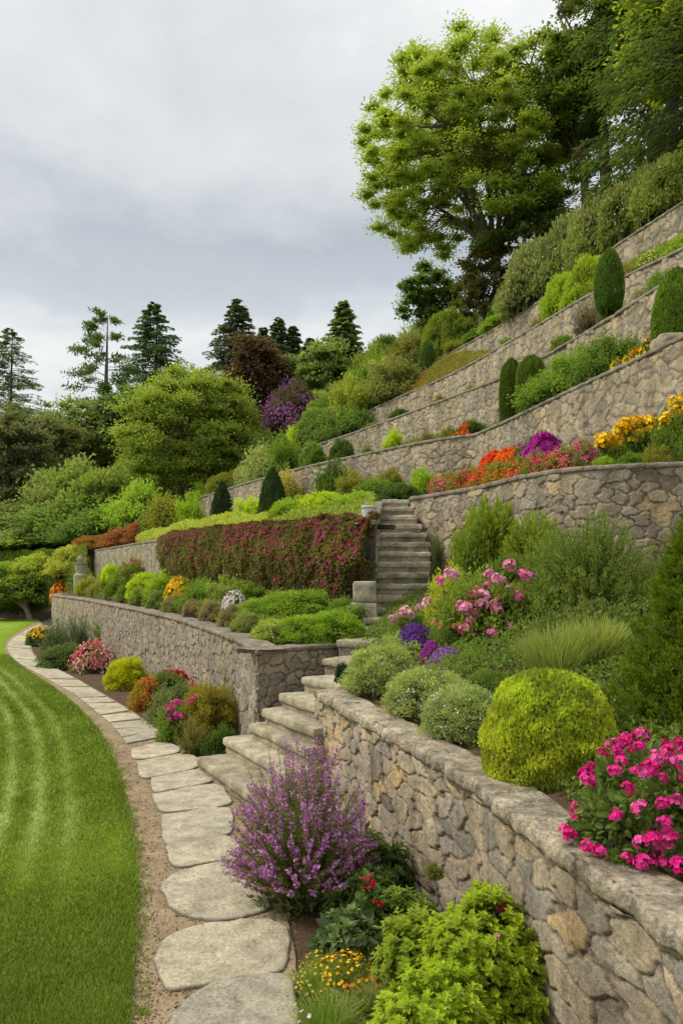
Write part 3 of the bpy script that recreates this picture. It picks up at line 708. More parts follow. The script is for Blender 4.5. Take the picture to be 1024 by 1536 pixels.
def T(key, px, t, w, ytop, me, color, name, label, cat='shrub', fl=(), group=None, rz=None):
    p = at(key, px, t); w *= {'hillside_shrub': 1.2, 'terrace_shrub': 1.35, 'bank_shrub': 1.3, 'border_shrub': 1.2}.get(name, 1); r, h = size_of(p, w, ytop)
    if not name.startswith(('topiary', 'clipped_cone')): r = max(r, h*.5)
    return put(name, label, cat, p, r, h, me, color, fl, group, rz)
def G(px, pyb, w, ytop, me, color, name, label, cat='shrub', fl=(), group=None, rz=None):
    p = Z(px, pyb, 0.0); r, h = size_of(p, w*1.14, ytop-4)
    return put(name, label, cat, p, r, h, me, color, fl, group, rz)
def heads(root, pts, rad, color, seed, jitter=.25):
    """separate flower heads as parts of a plant; pts in world space"""
    r = np.random.default_rng(seed); L = np.array(root.location)
    for k, q in enumerate(pts):
        s = rad*r.uniform(1-jitter, 1+jitter); c = tuple(np.clip(np.array(color[k % len(color)])*r.uniform(.85, 1.15), 0, 1))
        link('flower_head', flowerhead(k % 5), root, tuple(q-L), (r.normal(0, .35), r.normal(0, .35), r.uniform(0, 6)), (s, s, s), c)
# colours (linear albedo)
LIME, BRIGHT, MID, DEEP, DARK = (.26, .36, .035), (.17, .27, .035), (.105, .185, .035), (.06, .11, .028), (.03, .058, .02)
GREYG, OLIVE, YEL, BLUEG = (.20, .26, .13), (.15, .175, .04), (.42, .42, .025), (.10, .15, .085)
PINK, MAG, RED, ORG, GOLD, PUR, WHT = (.85, .30, .48), (.80, .045, .30), (.62, .02, .04), (.85, .17, .015), (.95, .74, .03), (.36, .09, .48), (.82, .80, .76)

# ------------------------------------------------------------------ CONTENT
# ---- trees
def tree(name, label, base, cc, cr, ncl, clr, nleaf, L, color, tr, seed, fork=.35, lean=(0, 0), tpl='oval', limbs=7, bark=None, group=None, low=-.55, flat=.62, cat='tree', shellp=.45):
    """broadleaf tree: base point, crown centre and radii in world space"""
    r = np.random.default_rng(seed); base = np.array(base, float); cc = np.array(cc, float)-base; cr = np.array(cr, float)
    root = empty(name, tuple(base)); tag(root, label, cat, group)
    v = unit(r, ncl*4); v = v[v[:, 2] > low][:ncl]
    cs = cc+v*cr*(r.uniform(0, 1, (len(v), 1))**shellp)*.93
    fk = np.array([cc[0]*.3+lean[0], cc[1]*.3+lean[1], max(cc[2]-cr[2]*.75, cc[2]*fork)])
    tb = MB(); tube(tb, bez(np.array([0, 0, -.4]), np.array([fk[0]*.3, fk[1]*.3, fk[2]*.5]), fk, 8), np.linspace(tr*1.15, tr*.8, 8), 9)
    ld = []
    for k in range(limbs):
        a = 2*math.pi*k/limbs+r.normal(0, .3); up = r.uniform(-.1, .75)
        tip = cc+np.array([math.cos(a)*cr[0]*.72, math.sin(a)*cr[1]*.72, up*cr[2]])*r.uniform(.75, 1)
        mid = fk+(tip-fk)*np.array([.35, .35, .62])+r.normal(0, .1, 3)*cr[0]*.3
        path = bez(fk-np.array([0, 0, .15]), mid, tip, 14); tube(tb, path, np.linspace(tr*.55, tr*.10, 14), 7); ld.append(path[3:])
    ld = np.vstack(ld)
    for c in cs:
        dd = np.linalg.norm(ld-c, axis=1)+np.maximum(0, ld[:, 2]-c[2])*.7; q = ld[dd.argmin()]
        tube(tb, bez(q, (q+c)/2+np.array([0, 0, -.08*cr[2]*r.random()]), c, 6), np.linspace(tr*.13, tr*.03, 6), 4)
    link('trunk', tb.mesh('trunk', bark or BARK, True), root)
    mb = MB(); ct = r.uniform(-.13, .13, len(cs)); k = r.integers(0, len(cs), nleaf); sz = clr*r.uniform(.7, 1.25, len(cs))
    o = unit(r, nleaf); o[:, 2] = np.where(o[:, 2] < -.2, np.abs(o[:, 2])*.5, o[:, 2]); rr = sz[k]*np.clip(np.abs(r.normal(0, .60, nleaf)), 0, 1.25)
    p = cs[k]+o*rr[:, None]*np.array([1, 1, flat]); p = p+clr*.55*np.stack([fbm(p[:, 1]/clr*.9+q_, p[:, 2]/clr*.9+p[:, 0]/clr*.5, seed+q_, 3)-.5 for q_ in range(3)], 1)
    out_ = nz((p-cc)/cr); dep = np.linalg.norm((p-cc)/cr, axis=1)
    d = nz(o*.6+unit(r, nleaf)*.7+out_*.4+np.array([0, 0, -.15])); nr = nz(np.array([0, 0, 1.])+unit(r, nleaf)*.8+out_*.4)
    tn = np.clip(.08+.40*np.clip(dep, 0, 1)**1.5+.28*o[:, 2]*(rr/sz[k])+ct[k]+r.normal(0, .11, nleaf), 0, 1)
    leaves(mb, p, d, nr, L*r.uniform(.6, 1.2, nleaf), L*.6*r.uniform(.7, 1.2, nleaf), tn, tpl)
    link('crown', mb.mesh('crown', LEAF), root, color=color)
    return root
def conifer(name, label, base, H, rad, color, seed, nb=110, z0=.1, droop=.25, tr=.3, L=.42, W=.13, per=34, power=.8, ragged=.3, top=1.0, bark=None, group=None, tuft=0):
    r = np.random.default_rng(seed); root = empty(name, tuple(base)); tag(root, label, 'conifer', group)
    tb, mb = MB(), MB()
    tube(tb, np.stack([np.linspace(0, .2*r.normal(), 10), np.linspace(0, .2*r.normal(), 10), np.linspace(-.5, H, 10)], 1), np.linspace(tr, .03, 10), 8)
    for b in range(nb):
        f = (b+r.random())/nb; z = H*(z0+(top-z0)*f); a = r.uniform(0, 6.28) if not tuft else r.uniform(0, 6.28)
        l = rad*((1-f)**power+.04)*(1-ragged*r.random())
        if tuft: l = rad*(.45+.55*math.sin(math.pi*min(1, f*.9+.12)))*(1-ragged*r.random())
        tip = np.array([math.cos(a)*l, math.sin(a)*l, z-droop*l*(1-f*1.3)+.05*l]); st = np.array([0, 0, z])
        path = bez(st, (st+tip)/2+np.array([0, 0, .12*l]), tip, 7); tube(tb, path, np.linspace(tr*.10*(1-f)+.012, .008, 7), 4)
        m = max(6, int(per*(.35+.65*l/rad)))
        t = r.uniform(.12 if not tuft else .45, 1.03, m)**(.8); q = np.stack([np.interp(t, np.linspace(0, 1, 7), path[:, c]) for c in range(3)], 1)
        ax = nz(tip-st); sdv = nz(np.cross(ax, [0, 0, 1.]))
        if tuft:
            q += unit(r, m)*np.array([1, 1, .35])*l*.30*r.random((m, 1)); d = nz(unit(r, m)+ax*.4+np.array([0, 0, .4]))
        else:
            q += sdv*(r.uniform(-1, 1, (m, 1))*(1-t[:, None]*.6)*l*.22)+np.array([0, 0, -1])*r.random((m, 1))*l*.10
            d = nz(ax*.8+sdv*r.uniform(-1, 1, (m, 1))*.9+np.array([0, 0, -.25])+unit(r, m)*.3)
        leaves(mb, q, d, nz(unit(r, m)*.6+np.array([0, 0, 1.])), L*r.uniform(.6, 1.2, m), W, np.clip(.15+.35*t+.1*f+r.normal(0, .13, m), 0, 1), 'rhomb')
    link('trunk', tb.mesh('trunk', bark or BARK, True), root); link('crown', mb.mesh('crown', LEAF), root, color=color)
    return root
def pxr(d): return d/F
def TREE(key, px, t, pcx, pcy, prx, pry, *a, d=None, **kw):
    """crown given by its place and radii as seen at the distance of the trunk"""
    p = at(key, px, t); D = p[1]; cc = P(pcx, pcy, D); return p, cc, (prx*D/F, prx*D/F*.85, pry*D/F)
p, cc, cr = TREE('T6', 752, .5, 718, 240, 196, 192)
tree('maple_tree', 'large bright green broadleaf tree spreading over the slope against the sky', p, cc, cr, 380, .74, 190000, .16, (.21, .29, .055), .30, 101, fork=.3, limbs=11, low=-.72, shellp=.40, flat=.72)
for px, t, D0, top, wid, colr, lab, sd_ in [(15, .9, 0, 492, 95, (0.095, 0.142, 0.084), 'sparse conifer with see through branches at the edge of the far treeline', 1), (232, .9, 0, 455, 105, (0.061, 0.115, 0.061), 'dark layered conifer behind the round green tree, beside the tall pine', 2), (355, .7, 0, 450, 95, (0.061, 0.088, 0.057), 'tallest dense pointed fir on the skyline', 3),
        (418, .6, 0, 478, 62, (0.068, 0.115, 0.068), 'narrow dark fir beside the tallest pointed fir', 4), (440, .75, 0, 490, 50, (0.061, 0.101, 0.061), 'slim dark fir in the middle of the dark row', 5), (465, .6, 0, 508, 48, (0.074, 0.121, 0.074), 'shorter fir at the end of the dark row', 6), (395, .8, 0, 492, 55, (0.054, 0.095, 0.054), 'dark fir directly behind the copper brown tree', 8), (515, .55, 0, 452, 66, (0.115, 0.169, 0.081), 'solitary pale loose conifer standing apart on the skyline', 7)]:
    p = at('T6', px, t); sp = sd_ == 1; H = EYE-(top-HY)/F*p[1]-p[2]; rad = wid*(.72 if sp else 1.0)*p[1]/F
    sp = sd_ == 1
    conifer('conifer_tree', lab, p, H, rad, colr, 200+sd_, nb=200 if sp else 320, z0=.25 if sp else .03, ragged=.45 if sp else .5, droop=.12 if sp else .28, L=.008*H+.22, W=.0042*H+.12, per=64 if sp else 120, tr=.3, power=.62 if sp else .8)
p = at('T6', 157, .85); H = EYE-(473-HY)/F*p[1]-p[2]
conifer('pine_tree', 'tall bare stemmed pine with tufted flat branches on the skyline', p, H, 58*p[1]/F, (.07, .12, .045), 233, nb=46, z0=.30, tuft=1, per=120, L=.55, W=.16, droop=.1, tr=.42, ragged=.5, top=.99, bark=BARKP)
p, cc, cr = TREE('T3', 285, .45, 284, 652, 112, 96)
tree('broadleaf_tree', 'big round light green tree behind the low end of the terrace walls', p, cc, (cr[0], cr[1], cr[2]), 190, 1.0, 110000, .17, (.165, .23, .055), .35, 103, low=-.95, shellp=.3, flat=.75)
p, cc, cr = TREE('T5', 380, .6, 382, 560, 40, 52)
tree('copper_tree', 'copper brown tree beside the dark firs', p, cc, cr, 80, 1.0, 16000, .3, (.068, .05, .038), .3, 104, low=-.9, shellp=.35)
for px, key, t, pcx, pcy, rx, ry, c, lab, sd_ in [(18, 'T3', .5, 20, 700, 62, 85, (0.096, 0.115, 0.068), 'dark brownish green tree at the very edge of the treeline', 11), (75, 'T4', .5, 78, 690, 55, 70, (0.112, 0.136, 0.071), 'dark open tree next to the darkest edge tree', 12), (135, 'T5', .6, 128, 655, 62, 60, (0.136, 0.200, 0.068), 'mid green tree below the tall pine', 13), (190, 'T5', .3, 185, 625, 42, 50, (0.080, 0.136, 0.060), 'dark tree between the tall pine and the round tree', 14), (60, 'T6', .3, 50, 650, 60, 45, (0.104, 0.144, 0.076), 'dark tree crown below the sparse conifer', 16), (430, 'T6', .4, 425, 575, 60, 45, (0.088, 0.136, 0.060), 'dark green tree mass below the row of firs', 15), (500, 'T6', .35, 492, 555, 45, 40, (0.136, 0.200, 0.076), 'mid green bushy tree under the solitary conifer', 17), (320, 'T6', .4, 310, 610, 55, 45, (0.080, 0.128, 0.060), 'dark tree behind the crown of the round green tree', 18)]:
    p, cc, cr = TREE(key, px, t, pcx, pcy, rx, ry)
    tree('broadleaf_tree', lab, p, cc, cr, 100, .17*cr[0]+.35, 17000, .30, c, .28, 120+sd_, low=-.9, shellp=.35, flat=.7)
# upper slope trees
p, cc, cr = TREE('T6', 912, .8, 885, 70, 80, 160)
tree('tall_tree', 'tall tree with a bare pale trunk behind the large bright green tree', p, cc, cr, 90, .75, 26000, .2, (.11, .165, .04), .28, 141, fork=.62, low=-.8, bark=BARKP, shellp=.5)
p, cc, cr = TREE('T6', 884, .75, 850, 170, 60, 105)
tree('tall_tree', 'slimmer tree with a reddish trunk between the large tree and the bare pale trunk', p, cc, cr, 45, .8, 9000, .22, (.05, .085, .022), .22, 142, fork=.5, low=-.8, bark=BARKP, shellp=.5)
p = at('T6', 985, .85); 
conifer('cedar_tree', 'huge dark cedar filling the top corner of the slope', p, 22, 4.6, (.05, .085, .03), 143, nb=260, z0=.02, droop=.35, L=.32, W=.11, per=130, tr=.45, power=.45, ragged=.35)
p = at('T6', 1060, .3)
conifer('cedar_tree', 'dark cedar cut by the frame edge above the topmost shrubs', p, 17, 4.2, (.065, .11, .03), 144, nb=230, z0=.02, droop=.4, L=.28, W=.10, per=120, tr=.4, power=.4, ragged=.35)
p, cc, cr = TREE('T6', 1010, .35, 1005, 60, 70, 110)
tree('broadleaf_tree', 'yellow green tree with hanging foliage in the top corner of the picture', p, cc, cr, 60, .7, 17000, .2, (.19, .26, .03), .2, 145, low=-.9, shellp=.5)
p, cc, cr = TREE('T6', 645, .55, 645, 448, 52, 52)
tree('broadleaf_tree', 'dark rounded tree at the edge of the slope under the large tree branches', p, cc, cr, 70, .55, 13000, .2, (.08, .14, .042), .2, 146, low=-.9, shellp=.35)
p, cc, cr = TREE('T6', 800, .6, 800, 340, 90, 85)
tree('understorey_tree', 'shaded dark understorey tree beneath the large bright green tree', p, cc, cr, 80, .6, 15000, .2, (.075, .125, .035), .15, 147, low=-.9, shellp=.4)
p, cc, cr = TREE('T6', 725, .4, 728, 430, 58, 62)
tree('understorey_tree', 'brownish green small tree below the lowest limb of the large tree', p, cc, cr, 60, .55, 12000, .18, (.12, .13, .05), .12, 148, low=-.9, shellp=.35)

# ---- shrubs of the upper slope
VIB = mound(51, 15000, .075, .045, 70, .26); SH = [mound(60+k, 6500, .085, .05, 70, .24) for k in range(3)]; SHC = [loose(65+k, 9000, .085, .05, 60) for k in range(3)]
FIN = [mound(70+k, 9000, .06, .034, 90, .19) for k in range(3)]; FE = [feather(75+k) for k in range(2)]
CARP = [mound(80+k, 7000, .06, .035, 120, .15, up=.6) for k in range(2)]
for px, t, w, top, c, lab in [(812, .10, 105, 352, (.15, .19, .085), 'lowest of the big grey green shrubs above the topmost wall'), (862, .13, 105, 318, (.135, .18, .07), 'second big grey green shrub up the slope'), (912, .13, 100, 282, (.15, .195, .075), 'third big grey green shrub, below the bare pale trunk'), (962, .12, 100, 250, (.14, .185, .06), 'fourth big shrub up the slope, near the frame edge'), (1012, .10, 100, 232, (.15, .20, .05), 'topmost shrub cut by the frame edge above the walls')]:
    T('T6', px, t, w*1.35, top-6, VIB, c, 'viburnum_shrub', lab, fl=[(blooms(5, 160, .018), (.5, .52, .36))], group='big shrubs above the topmost wall')
for px, t, w, top, c, me, lab in [(668, .2, 40, 458, (.14, .20, .03), FIN[0], 'rounded lime green hedge mound near the egg shaped topiary'), (692, .22, 46, 472, (.12, .18, .035), FIN[1], 'wide mid green hedge mound next to the lime one'), (612, .22, 62, 500, (.17, .17, .045), SH[0], 'orange tinged shrub at the edge of the slope'), (590, .12, 60, 545, GREYG, SHC[0], 'grey green shrub below the orange tinged shrub'), (628, .5, 50, 470, BRIGHT, FE[0], 'plumed light green shrub below the dark rounded tree'), (570, .5, 62, 515, BRIGHT, FE[1], 'light green grassy plumed shrub on the skyline'), (545, .25, 50, 545, MID, SHC[1], 'mid green shrub under the plumed one'), (520, .5, 55, 530, BRIGHT, FE[0], 'feathery pale shrub near the solitary conifer'), (752, .05, 60, 470, BRIGHT, SH[1], 'small light shrub below the brownish tree'), (720, .05, 50, 492, MID, SH[2], 'low green shrub on the rim of the topmost wall'), (690, .04, 44, 510, OLIVE, SHC[2], 'olive shrub at the far end of the topmost wall'), (770, .2, 70, 425, DEEP, SH[0], 'deep green shrub between the brownish tree and the big grey green ones'), (655, .3, 60, 478, DEEP, SH[2], 'deep green shrub behind the lime hedge mound')]:
    T('T6', px, t, w, top, me, c, 'hillside_shrub', lab)
for k, px in enumerate(range(470, 700, 22)):
    T('T6', px, .55+.35*(k % 2), 70, 560-.42*(px-470)-8*(k % 3), [SH, SHC, FIN][k % 3][k % 3], [(.10, .16, .035), (.14, .19, .045), (.075, .125, .03)][k % 3], 'skyline_shrub', 'green shrub in the irregular row along the skyline of the slope', group='shrubs along the slope skyline')
p = foot('T5', 640, 561); r_, h_ = size_of(p, 26, 512); put('topiary_egg', 'small egg shaped clipped topiary on the heather slope', 'topiary', p, r_, h_, clipped(1, EGG), (.085, .15, .028))
p = foot('T4', 913, 455); p[2] += .5; r_, h_ = size_of(p, 44, 375); put('topiary_egg', 'clipped green cone rising in front of the upper wall', 'topiary', p, r_, h_, clipped(2, EGG), (.07, .14, .014))
T('T5', 845, .55, 62, 405, FIN[2], (.20, .30, .03), 'clipped_hedge', 'lower stretch of bright green hedge before the topmost wall', 'hedge'); T('T5', 880, .6, 60, 380, FIN[0], (.21, .30, .03), 'clipped_hedge', 'upper stretch of bright green hedge beside the clipped cone', 'hedge')
T('T5', 985, .5, 66, 372, SH[0], (.17, .25, .04), 'flowering_shrub', 'yellow and white flowering shrub on the upper terrace near the frame edge', fl=[(blooms(6, 200, .035), (.85, .8, .35))]); T('T5', 1030, .5, 66, 352, SH[1], BRIGHT, 'hillside_shrub', 'green shrub cut by the frame edge on the upper terrace')
def strip(key, x0, x1, t0, t1, h, color, seed, lab, n=9000, L=.10, name='heather_cover', cols=None):
    """ground cover hugging a terrace between two image columns"""
    r = np.random.default_rng(seed); A = np.array([at(key, x, t0) for x in np.linspace(x0, x1, 30)]); B = np.array([at(key, x, t1) for x in np.linspace(x0, x1, 30)])
    u, v = r.random(n)*29, r.random(n); i = np.minimum(u.astype(int), 28); f = (u-i)[:, None]
    p = (A[i]*(1-f)+A[i+1]*f)*(1-v[:, None])+(B[i]*(1-f)+B[i+1]*f)*v[:, None]
    hh = h*(.35+.9*fbm(p[:, 0]/(h*2.5), p[:, 1]/(h*2.5), seed, 3))*np.sqrt(np.clip(4*v*(1-v)+.15, 0, 1)); q = r.random(n)**.5
    p[:, 2] += hh*q-.02; mb = MB(); d = nz(unit(r, n)+np.array([0, 0, .7]))
    leaves(mb, p, d, nz(unit(r, n)+np.array([-.3, -.5, .8])), L*r.uniform(.6, 1.2, n), L*.5, np.clip(.05+.6*q**2+r.normal(0, .14, n), 0, 1))
    o = link(name, mb.mesh(name, LEAF), color=color); tag(o, lab, 'ground cover', kind='stuff'); return o
strip('T5', 540, 640, .04, .8, .32, (.22, .165, .05), 5, 'tawny yellow heather on the slope above the upper wall'); strip('T5', 632, 800, .04, .97, .3, (.165, .17, .05), 6, 'olive yellow heather between the upper walls', 24000)
strip('T6', 560, 790, .0, .14, .6, (.15, .19, .05), 7, 'low green cover along the rim of the topmost wall', 9000); strip('T6', 905, 1040, .0, .06, .4, (.19, .27, .035), 8, 'bright low cover along the topmost coping', 5000, .07)
for px, t, w, top, c, me, lab in [(518, .5, 44, 610, LIME, FIN[1], 'round lime shrub at the far end of the upper wall'), (530, .85, 58, 568, (.19, .24, .05), SHC[1], 'yellow green open shrub above the round lime one'), (495, .8, 50, 585, MID, SH[0], 'mid green shrub between the lilac bush and the yellow green one'), (478, .5, 46, 615, BRIGHT, SH[1], 'light shrub below the lilac bush'), (450, .25, 44, 640, LIME, SHC[0], 'small lime shrub at the far end of the second terrace wall'), (480, .2, 40, 650, GREYG, SHC[2], 'small greyish shrub at the far end of the second terrace wall'), (600, .5, 34, 612, DEEP, SH[2], 'little deep green shrub at the foot of the heather wall'), (884, .35, 60, 446, (.115, .105, .075), FE[0], 'dry brownish shrub below the clipped cone'), (918, .3, 56, 446, (.12, .13, .06), FE[1], 'dry grassy shrub at the foot of the clipped cone'), (845, .2, 36, 500, MID, SH[0], 'small green tuft on the rim below the dry shrub'), (560, .2, 24, 632, OLIVE, SH[1], 'tiny olive shrub between the upper copings')]:
    T('T4', px, t, w, top, me, c, 'hillside_shrub', lab)
T('T4', 440, .85, 112, 570, mound(90, 9000, .07, .04, 60, .25), (.075, .07, .05), 'lilac_bush', 'purple flowering bush beside the round green tree', 'flowering bush', fl=[(blooms(7, 1000, .028, .3, 4, .92, 45, .22), (.44, .14, .48))])
# third terrace
COL = clipped(3, ((.72, 0), (.9, .08), (1, .25), (1, .5), (.95, .72), (.82, .86), (.55, .95), (.2, 1.0), (0, 1.0)), 12000)
T('T3', 766, .22, 35, 541, COL, (.065, .115, .012), 'topiary_column', 'shaded clipped column, the slimmer of the twin topiaries', 'topiary'); T('T3', 796, .22, 46, 536, COL, (.08, .14, .012), 'topiary_column', 'broader clipped column of the twin topiaries', 'topiary', rz=2)
T('T3', 1016, .36, 74, 405, clipped(4, EGG, 14000), (.085, .16, .014), 'topiary_egg', 'large clipped topiary cut by the frame edge beside the yellow flowers', 'topiary')
for px, t, w, top, c, me, lab, fl in [(842, .35, 100, 545, MID, SHC[2], 'lower green cover shrub between the twin topiaries and yellow flowers', ()), (880, .4, 100, 525, (.12, .20, .04), SHC[1], 'taller green shrub before the yellow flowers on the upper wall', ()), (918, .45, 86, 508, (.085, .15, .035), SHC[0], 'deep green shrub under the rim by the yellow flowers', ()), (822, .3, 60, 564, MID, SHC[0], 'small shrub next to the broader clipped column', ()), (712, .35, 38, 630, DEEP, SHC[0], 'green shrub at the inward corner of the wall', ()), (590, .5, 26, 645, LIME, SHC[1], 'small lime shrub against the terrace wall', ()), (512, .4, 34, 655, DEEP, SH[1], 'dark round shrub above the ivy covered wall', ()), (470, .4, 38, 660, MID, SH[2], 'mid green round shrub above the ivy covered wall', ()), (400, .6, 60, 668, GREYG, SHC[2], 'wide grey green shrub near the round green tree', ()), (372, .5, 44, 690, GREYG, SHC[0], 'grey green shrub on the rim of the long wall', ()), (430, .6, 44, 655, MID, SHC[1], 'mid green shrub next to the wide grey green one', ()), (340, .25, 50, 705, OLIVE, SH[0], 'olive shrub at the far rim of the long wall', ()), (312, .2, 44, 722, BRIGHT, SHC[2], 'bright shrub at the far rim of the long wall', ())]:
    T('T3', px, t, w, top, me, c, 'terrace_shrub', lab, fl=fl)
for px, w, top, c, lab in [(695, 34, 636, ORG, 'small patch of orange flowers at the inward wall corner'), (925, 26, 541, GOLD, 'lowest yellow marigold clump on the upper wall rim'), (943, 26, 533, GOLD, 'second yellow marigold clump up the rim'), (960, 24, 521, (.88, .38, .01), 'third, more orange, marigold clump up the rim'), (975, 24, 506, GOLD, 'topmost marigold clump beside the large clipped topiary')]:
    T('T3', px, .12, w, top, SH[0], DEEP, 'flower_clump', lab, 'flowers', fl=[(blooms(8, 260, .10, .1, 5, .86, 22, .4), c)])
def boulder(label, p, s, seed, name='boulder'):
    V, Q, _ = rblock([(-1, -1), (1, -1), (1, 1), (-1, 1)], 0, 1.2, .55, seed, .12, .10)
    o = link(name, mesh(name, V*s, Q, M_WALLG, colattr=np.column_stack([V[:, 0]*0+.2, V[:, 0]*0, V[:, 0]*0]), smooth=True), loc=tuple(p)); tag(o, label, 'rock'); return o
boulder('dark grey boulder on the wall rim below the large clipped topiary', at('T3', 1006, .1), np.array([.34, .3, .3]), 5)

strip('T5', 800, 1040, .25, .95, .8, (.13, .19, .03), 21, 'green cover below the topmost wall near the frame edge', 12000, .09, 'low_cover'); strip('T3', 600, 1040, .3, .9, .35, (.10, .15, .035), 22, 'thin green cover on the terrace behind the twin topiaries', 9000, .08, 'low_cover'); strip('T4', 460, 1040, .3, .9, .25, (.12, .15, .05), 23, 'thin olive cover between the two upper copings', 8000, .08, 'low_cover')
strip('TR', 500, 2600, .03, .93, .24, (.095, .15, .035), 24, 'leafy green underplanting filling the bed behind the warm wall', 125000, .055, 'low_cover'); strip('T1', 95, 560, .10, .9, .32, (.12, .18, .045), 25, 'leafy green underplanting on the curved wall terrace', 40000, .07, 'low_cover'); strip('T1', -60, 88, .0, .5, 1.6, (.05, .085, .025), 26, 'dark shaded undergrowth beneath the rolling hedge', 26000, .16, 'undergrowth'); strip('T1', -60, 130, .4, .98, 1.0, (.10, .15, .035), 27, 'green bank cover under the far hedges', 22000, .13, 'low_cover')
for k, (key, px, t, w, top) in enumerate([('T5', 720, .12, 34, 532), ('T5', 760, .1, 30, 506), ('T5', 805, .15, 40, 470), ('T4', 660, .12, 30, 592), ('T4', 705, .1, 26, 575), ('T4', 838, .12, 34, 505), ('T4', 960, .12, 36, 428), ('T4', 990, .2, 40, 405), ('T3', 640, .2, 30, 642), ('T3', 672, .15, 28, 640), ('T3', 550, .15, 28, 662), ('T5', 940, .15, 40, 395), ('T5', 600, .08, 26, 586)]):
    T(key, px, t, w, top, [FE[0], SHC[1], FE[1], SHC[2]][k % 4], [(.15, .18, .06), (.12, .19, .04), (.17, .17, .07)][k % 3], 'rim_plant', 'small loose green tuft growing along the coping of an upper terrace', 'plant', group='tufts on the upper copings')
# ---- second terrace: flower bed beside the steps and the green bank
T('T2', 333, .32, 36, 727, clipped(5, DROP, 9000, .08, .05, .12), (.035, .062, .028), 'clipped_cone', 'smaller dark conical shrub before the long terrace wall', 'topiary'); T('T2', 409, .32, 43, 706, clipped(6, DROP, 9000, .08, .05, .12), (.038, .066, .026), 'clipped_cone', 'larger dark conical shrub before the long terrace wall', 'topiary')
for px, t, w, top, c, me, lab in [(255, .35, 60, 744, OLIVE, SHC[0], 'pale leafy shrub at the far foot of the long wall'), (285, .45, 40, 742, BRIGHT, SHC[1], 'upright leafy shrub at the far foot of the long wall'), (372, .35, 46, 745, LIME, SHC[2], 'lime shrub between the two dark conical shrubs'), (445, .25, 76, 742, BRIGHT, CARP[0], 'bright spreading shrub above the magenta hedge'), (485, .3, 76, 733, LIME, CARP[1], 'lime spreading shrub above the middle of the magenta hedge'), (525, .3, 66, 737, BRIGHT, SHC[0], 'bright shrub next to the white pot'), (500, .85, 24, 693, DEEP, SHC[1], 'narrow deep green climber on the long wall'), (425, .9, 40, 705, (.24, .24, .08), SHC[2], 'yellowish climber on the long wall behind the larger dark cone'), (560, .5, 58, 715, MID, SH[0], 'mid green shrub above the top of the steps'), (600, .42, 60, 722, DEEP, SH[1], 'deep green shrub right above the top step'), (640, .6, 46, 703, BRIGHT, SHC[0], 'bushy shrub between the top step and the red flowers'), (535, .8, 60, 708, OLIVE, SHC[1], 'olive shrub against the long wall'), (585, .85, 40, 700, OLIVE, SH[2], 'small olive shrub at the foot of the long wall')]:
    T('T2', px, t, w, top, me, c, 'terrace_shrub', lab)
strip('T2', 205, 400, .03, .28, .55, (.24, .30, .07), 15, 'pale green ground cover along the rim behind the magenta hedge', 16000, .11, 'low_cover'); strip('T2', 390, 560, .05, .6, .5, (.16, .22, .05), 16, 'green ground cover on the bank above the magenta hedge', 16000, .11, 'low_cover')
BED = [(672, .10, 42, 711, (.85, .10, .22), 'pinkish red flowers at the start of the long bed beside the top step'), (700, .10, 42, 706, (.78, .06, .10), 'red flowers second along the bed'), (727, .11, 44, 699, (.86, .10, .02), 'vermilion flowers below the orange mounds'), (756, .12, 44, 695, ORG, 'orange flowers below the orange mounds'), (784, .14, 44, 689, (.86, .13, .04), 'orange red flowers below the magenta tuft'), (813, .16, 44, 680, (.80, .07, .12), 'crimson flowers past the magenta tuft'), (842, .18, 44, 673, (.80, .12, .14), 'salmon red flowers in the middle of the bed'), (872, .22, 44, 664, (.82, .06, .26), 'rosy pink flowers just before the yellow ones')]
for k, (px, t, w, top, c, lab) in enumerate(BED):
    T('T2', px, t, w*1.5, top-2, SHC[k % 3], (.10, .17, .03), 'flower_clump', lab, 'flowers', fl=[(blooms(10+k, 900, .05, -.05, 5, .84, 60, .34), c), (blooms(114+k, 150, .05, .1, 5, .86, 18, .3), tuple(np.clip(np.array(c)*np.array([1.0, 2.2, 1.8])+.04, 0, 1)))])
for px, t, w, top, c, lab in [(742, .42, 34, 678, (.80, .085, .015), 'vermilion rounded flower mound behind the bed'), (764, .44, 46, 673, (.88, .20, .01), 'orange rounded flower mound behind the bed')]:
    T('T2', px, t, w, top, FIN[0], (.35, .10, .02), 'flower_mound', lab, 'flowers', fl=[(blooms(16, 2600, .075, -.1, 5, .93), c)])
p = at('T2', 797, .42); o = T('T2', 797, .42, 34, 664, SHC[0], DEEP, 'flower_tuft', 'magenta flower tuft standing above the red bed', 'flowers', fl=[(blooms(17, 700, .10, .15, 5, .8, 20, .4), (.48, .025, .36))])
T('T2', 815, .40, 14, 656, SHC[1], DEEP, 'flower_tuft', 'small magenta sprig beside the larger magenta tuft', 'flowers', fl=[(blooms(18, 200, .22, .5, 5, .9), (.45, .03, .34))])
def marigold(px, t, w, top, pts, label, rad=.125):
    o = T('T2', px, t, w, top, SHC[1], (.09, .15, .03), 'marigold_plant', label, 'flowers'); nm = o.data
    rt = empty('marigold_plant', tuple(o.location)); tag(rt, label, 'flowers', 'tall yellow flowers of the upper bed')
    o.name = 'foliage'; lo = o.location.copy(); o.parent = rt; o.location = (0, 0, 0); del o['label']; del o['category']
    D = rt.location[1]
    heads(rt, [P(a, b, D-.12+.2*hsh(a, b, 1)) for a, b in pts], rad, [GOLD, (.95, .68, .02), (.92, .55, .012)], int(px))
R2 = np.random.default_rng(44)
def blobpts(cx, cy, rx, ry, n): 
    v = R2.normal(size=(n*3, 2)); v = v/np.maximum(1, np.linalg.norm(v, axis=1, keepdims=True)); return [(cx+a*rx, cy+b*ry) for a, b in v[:n]]
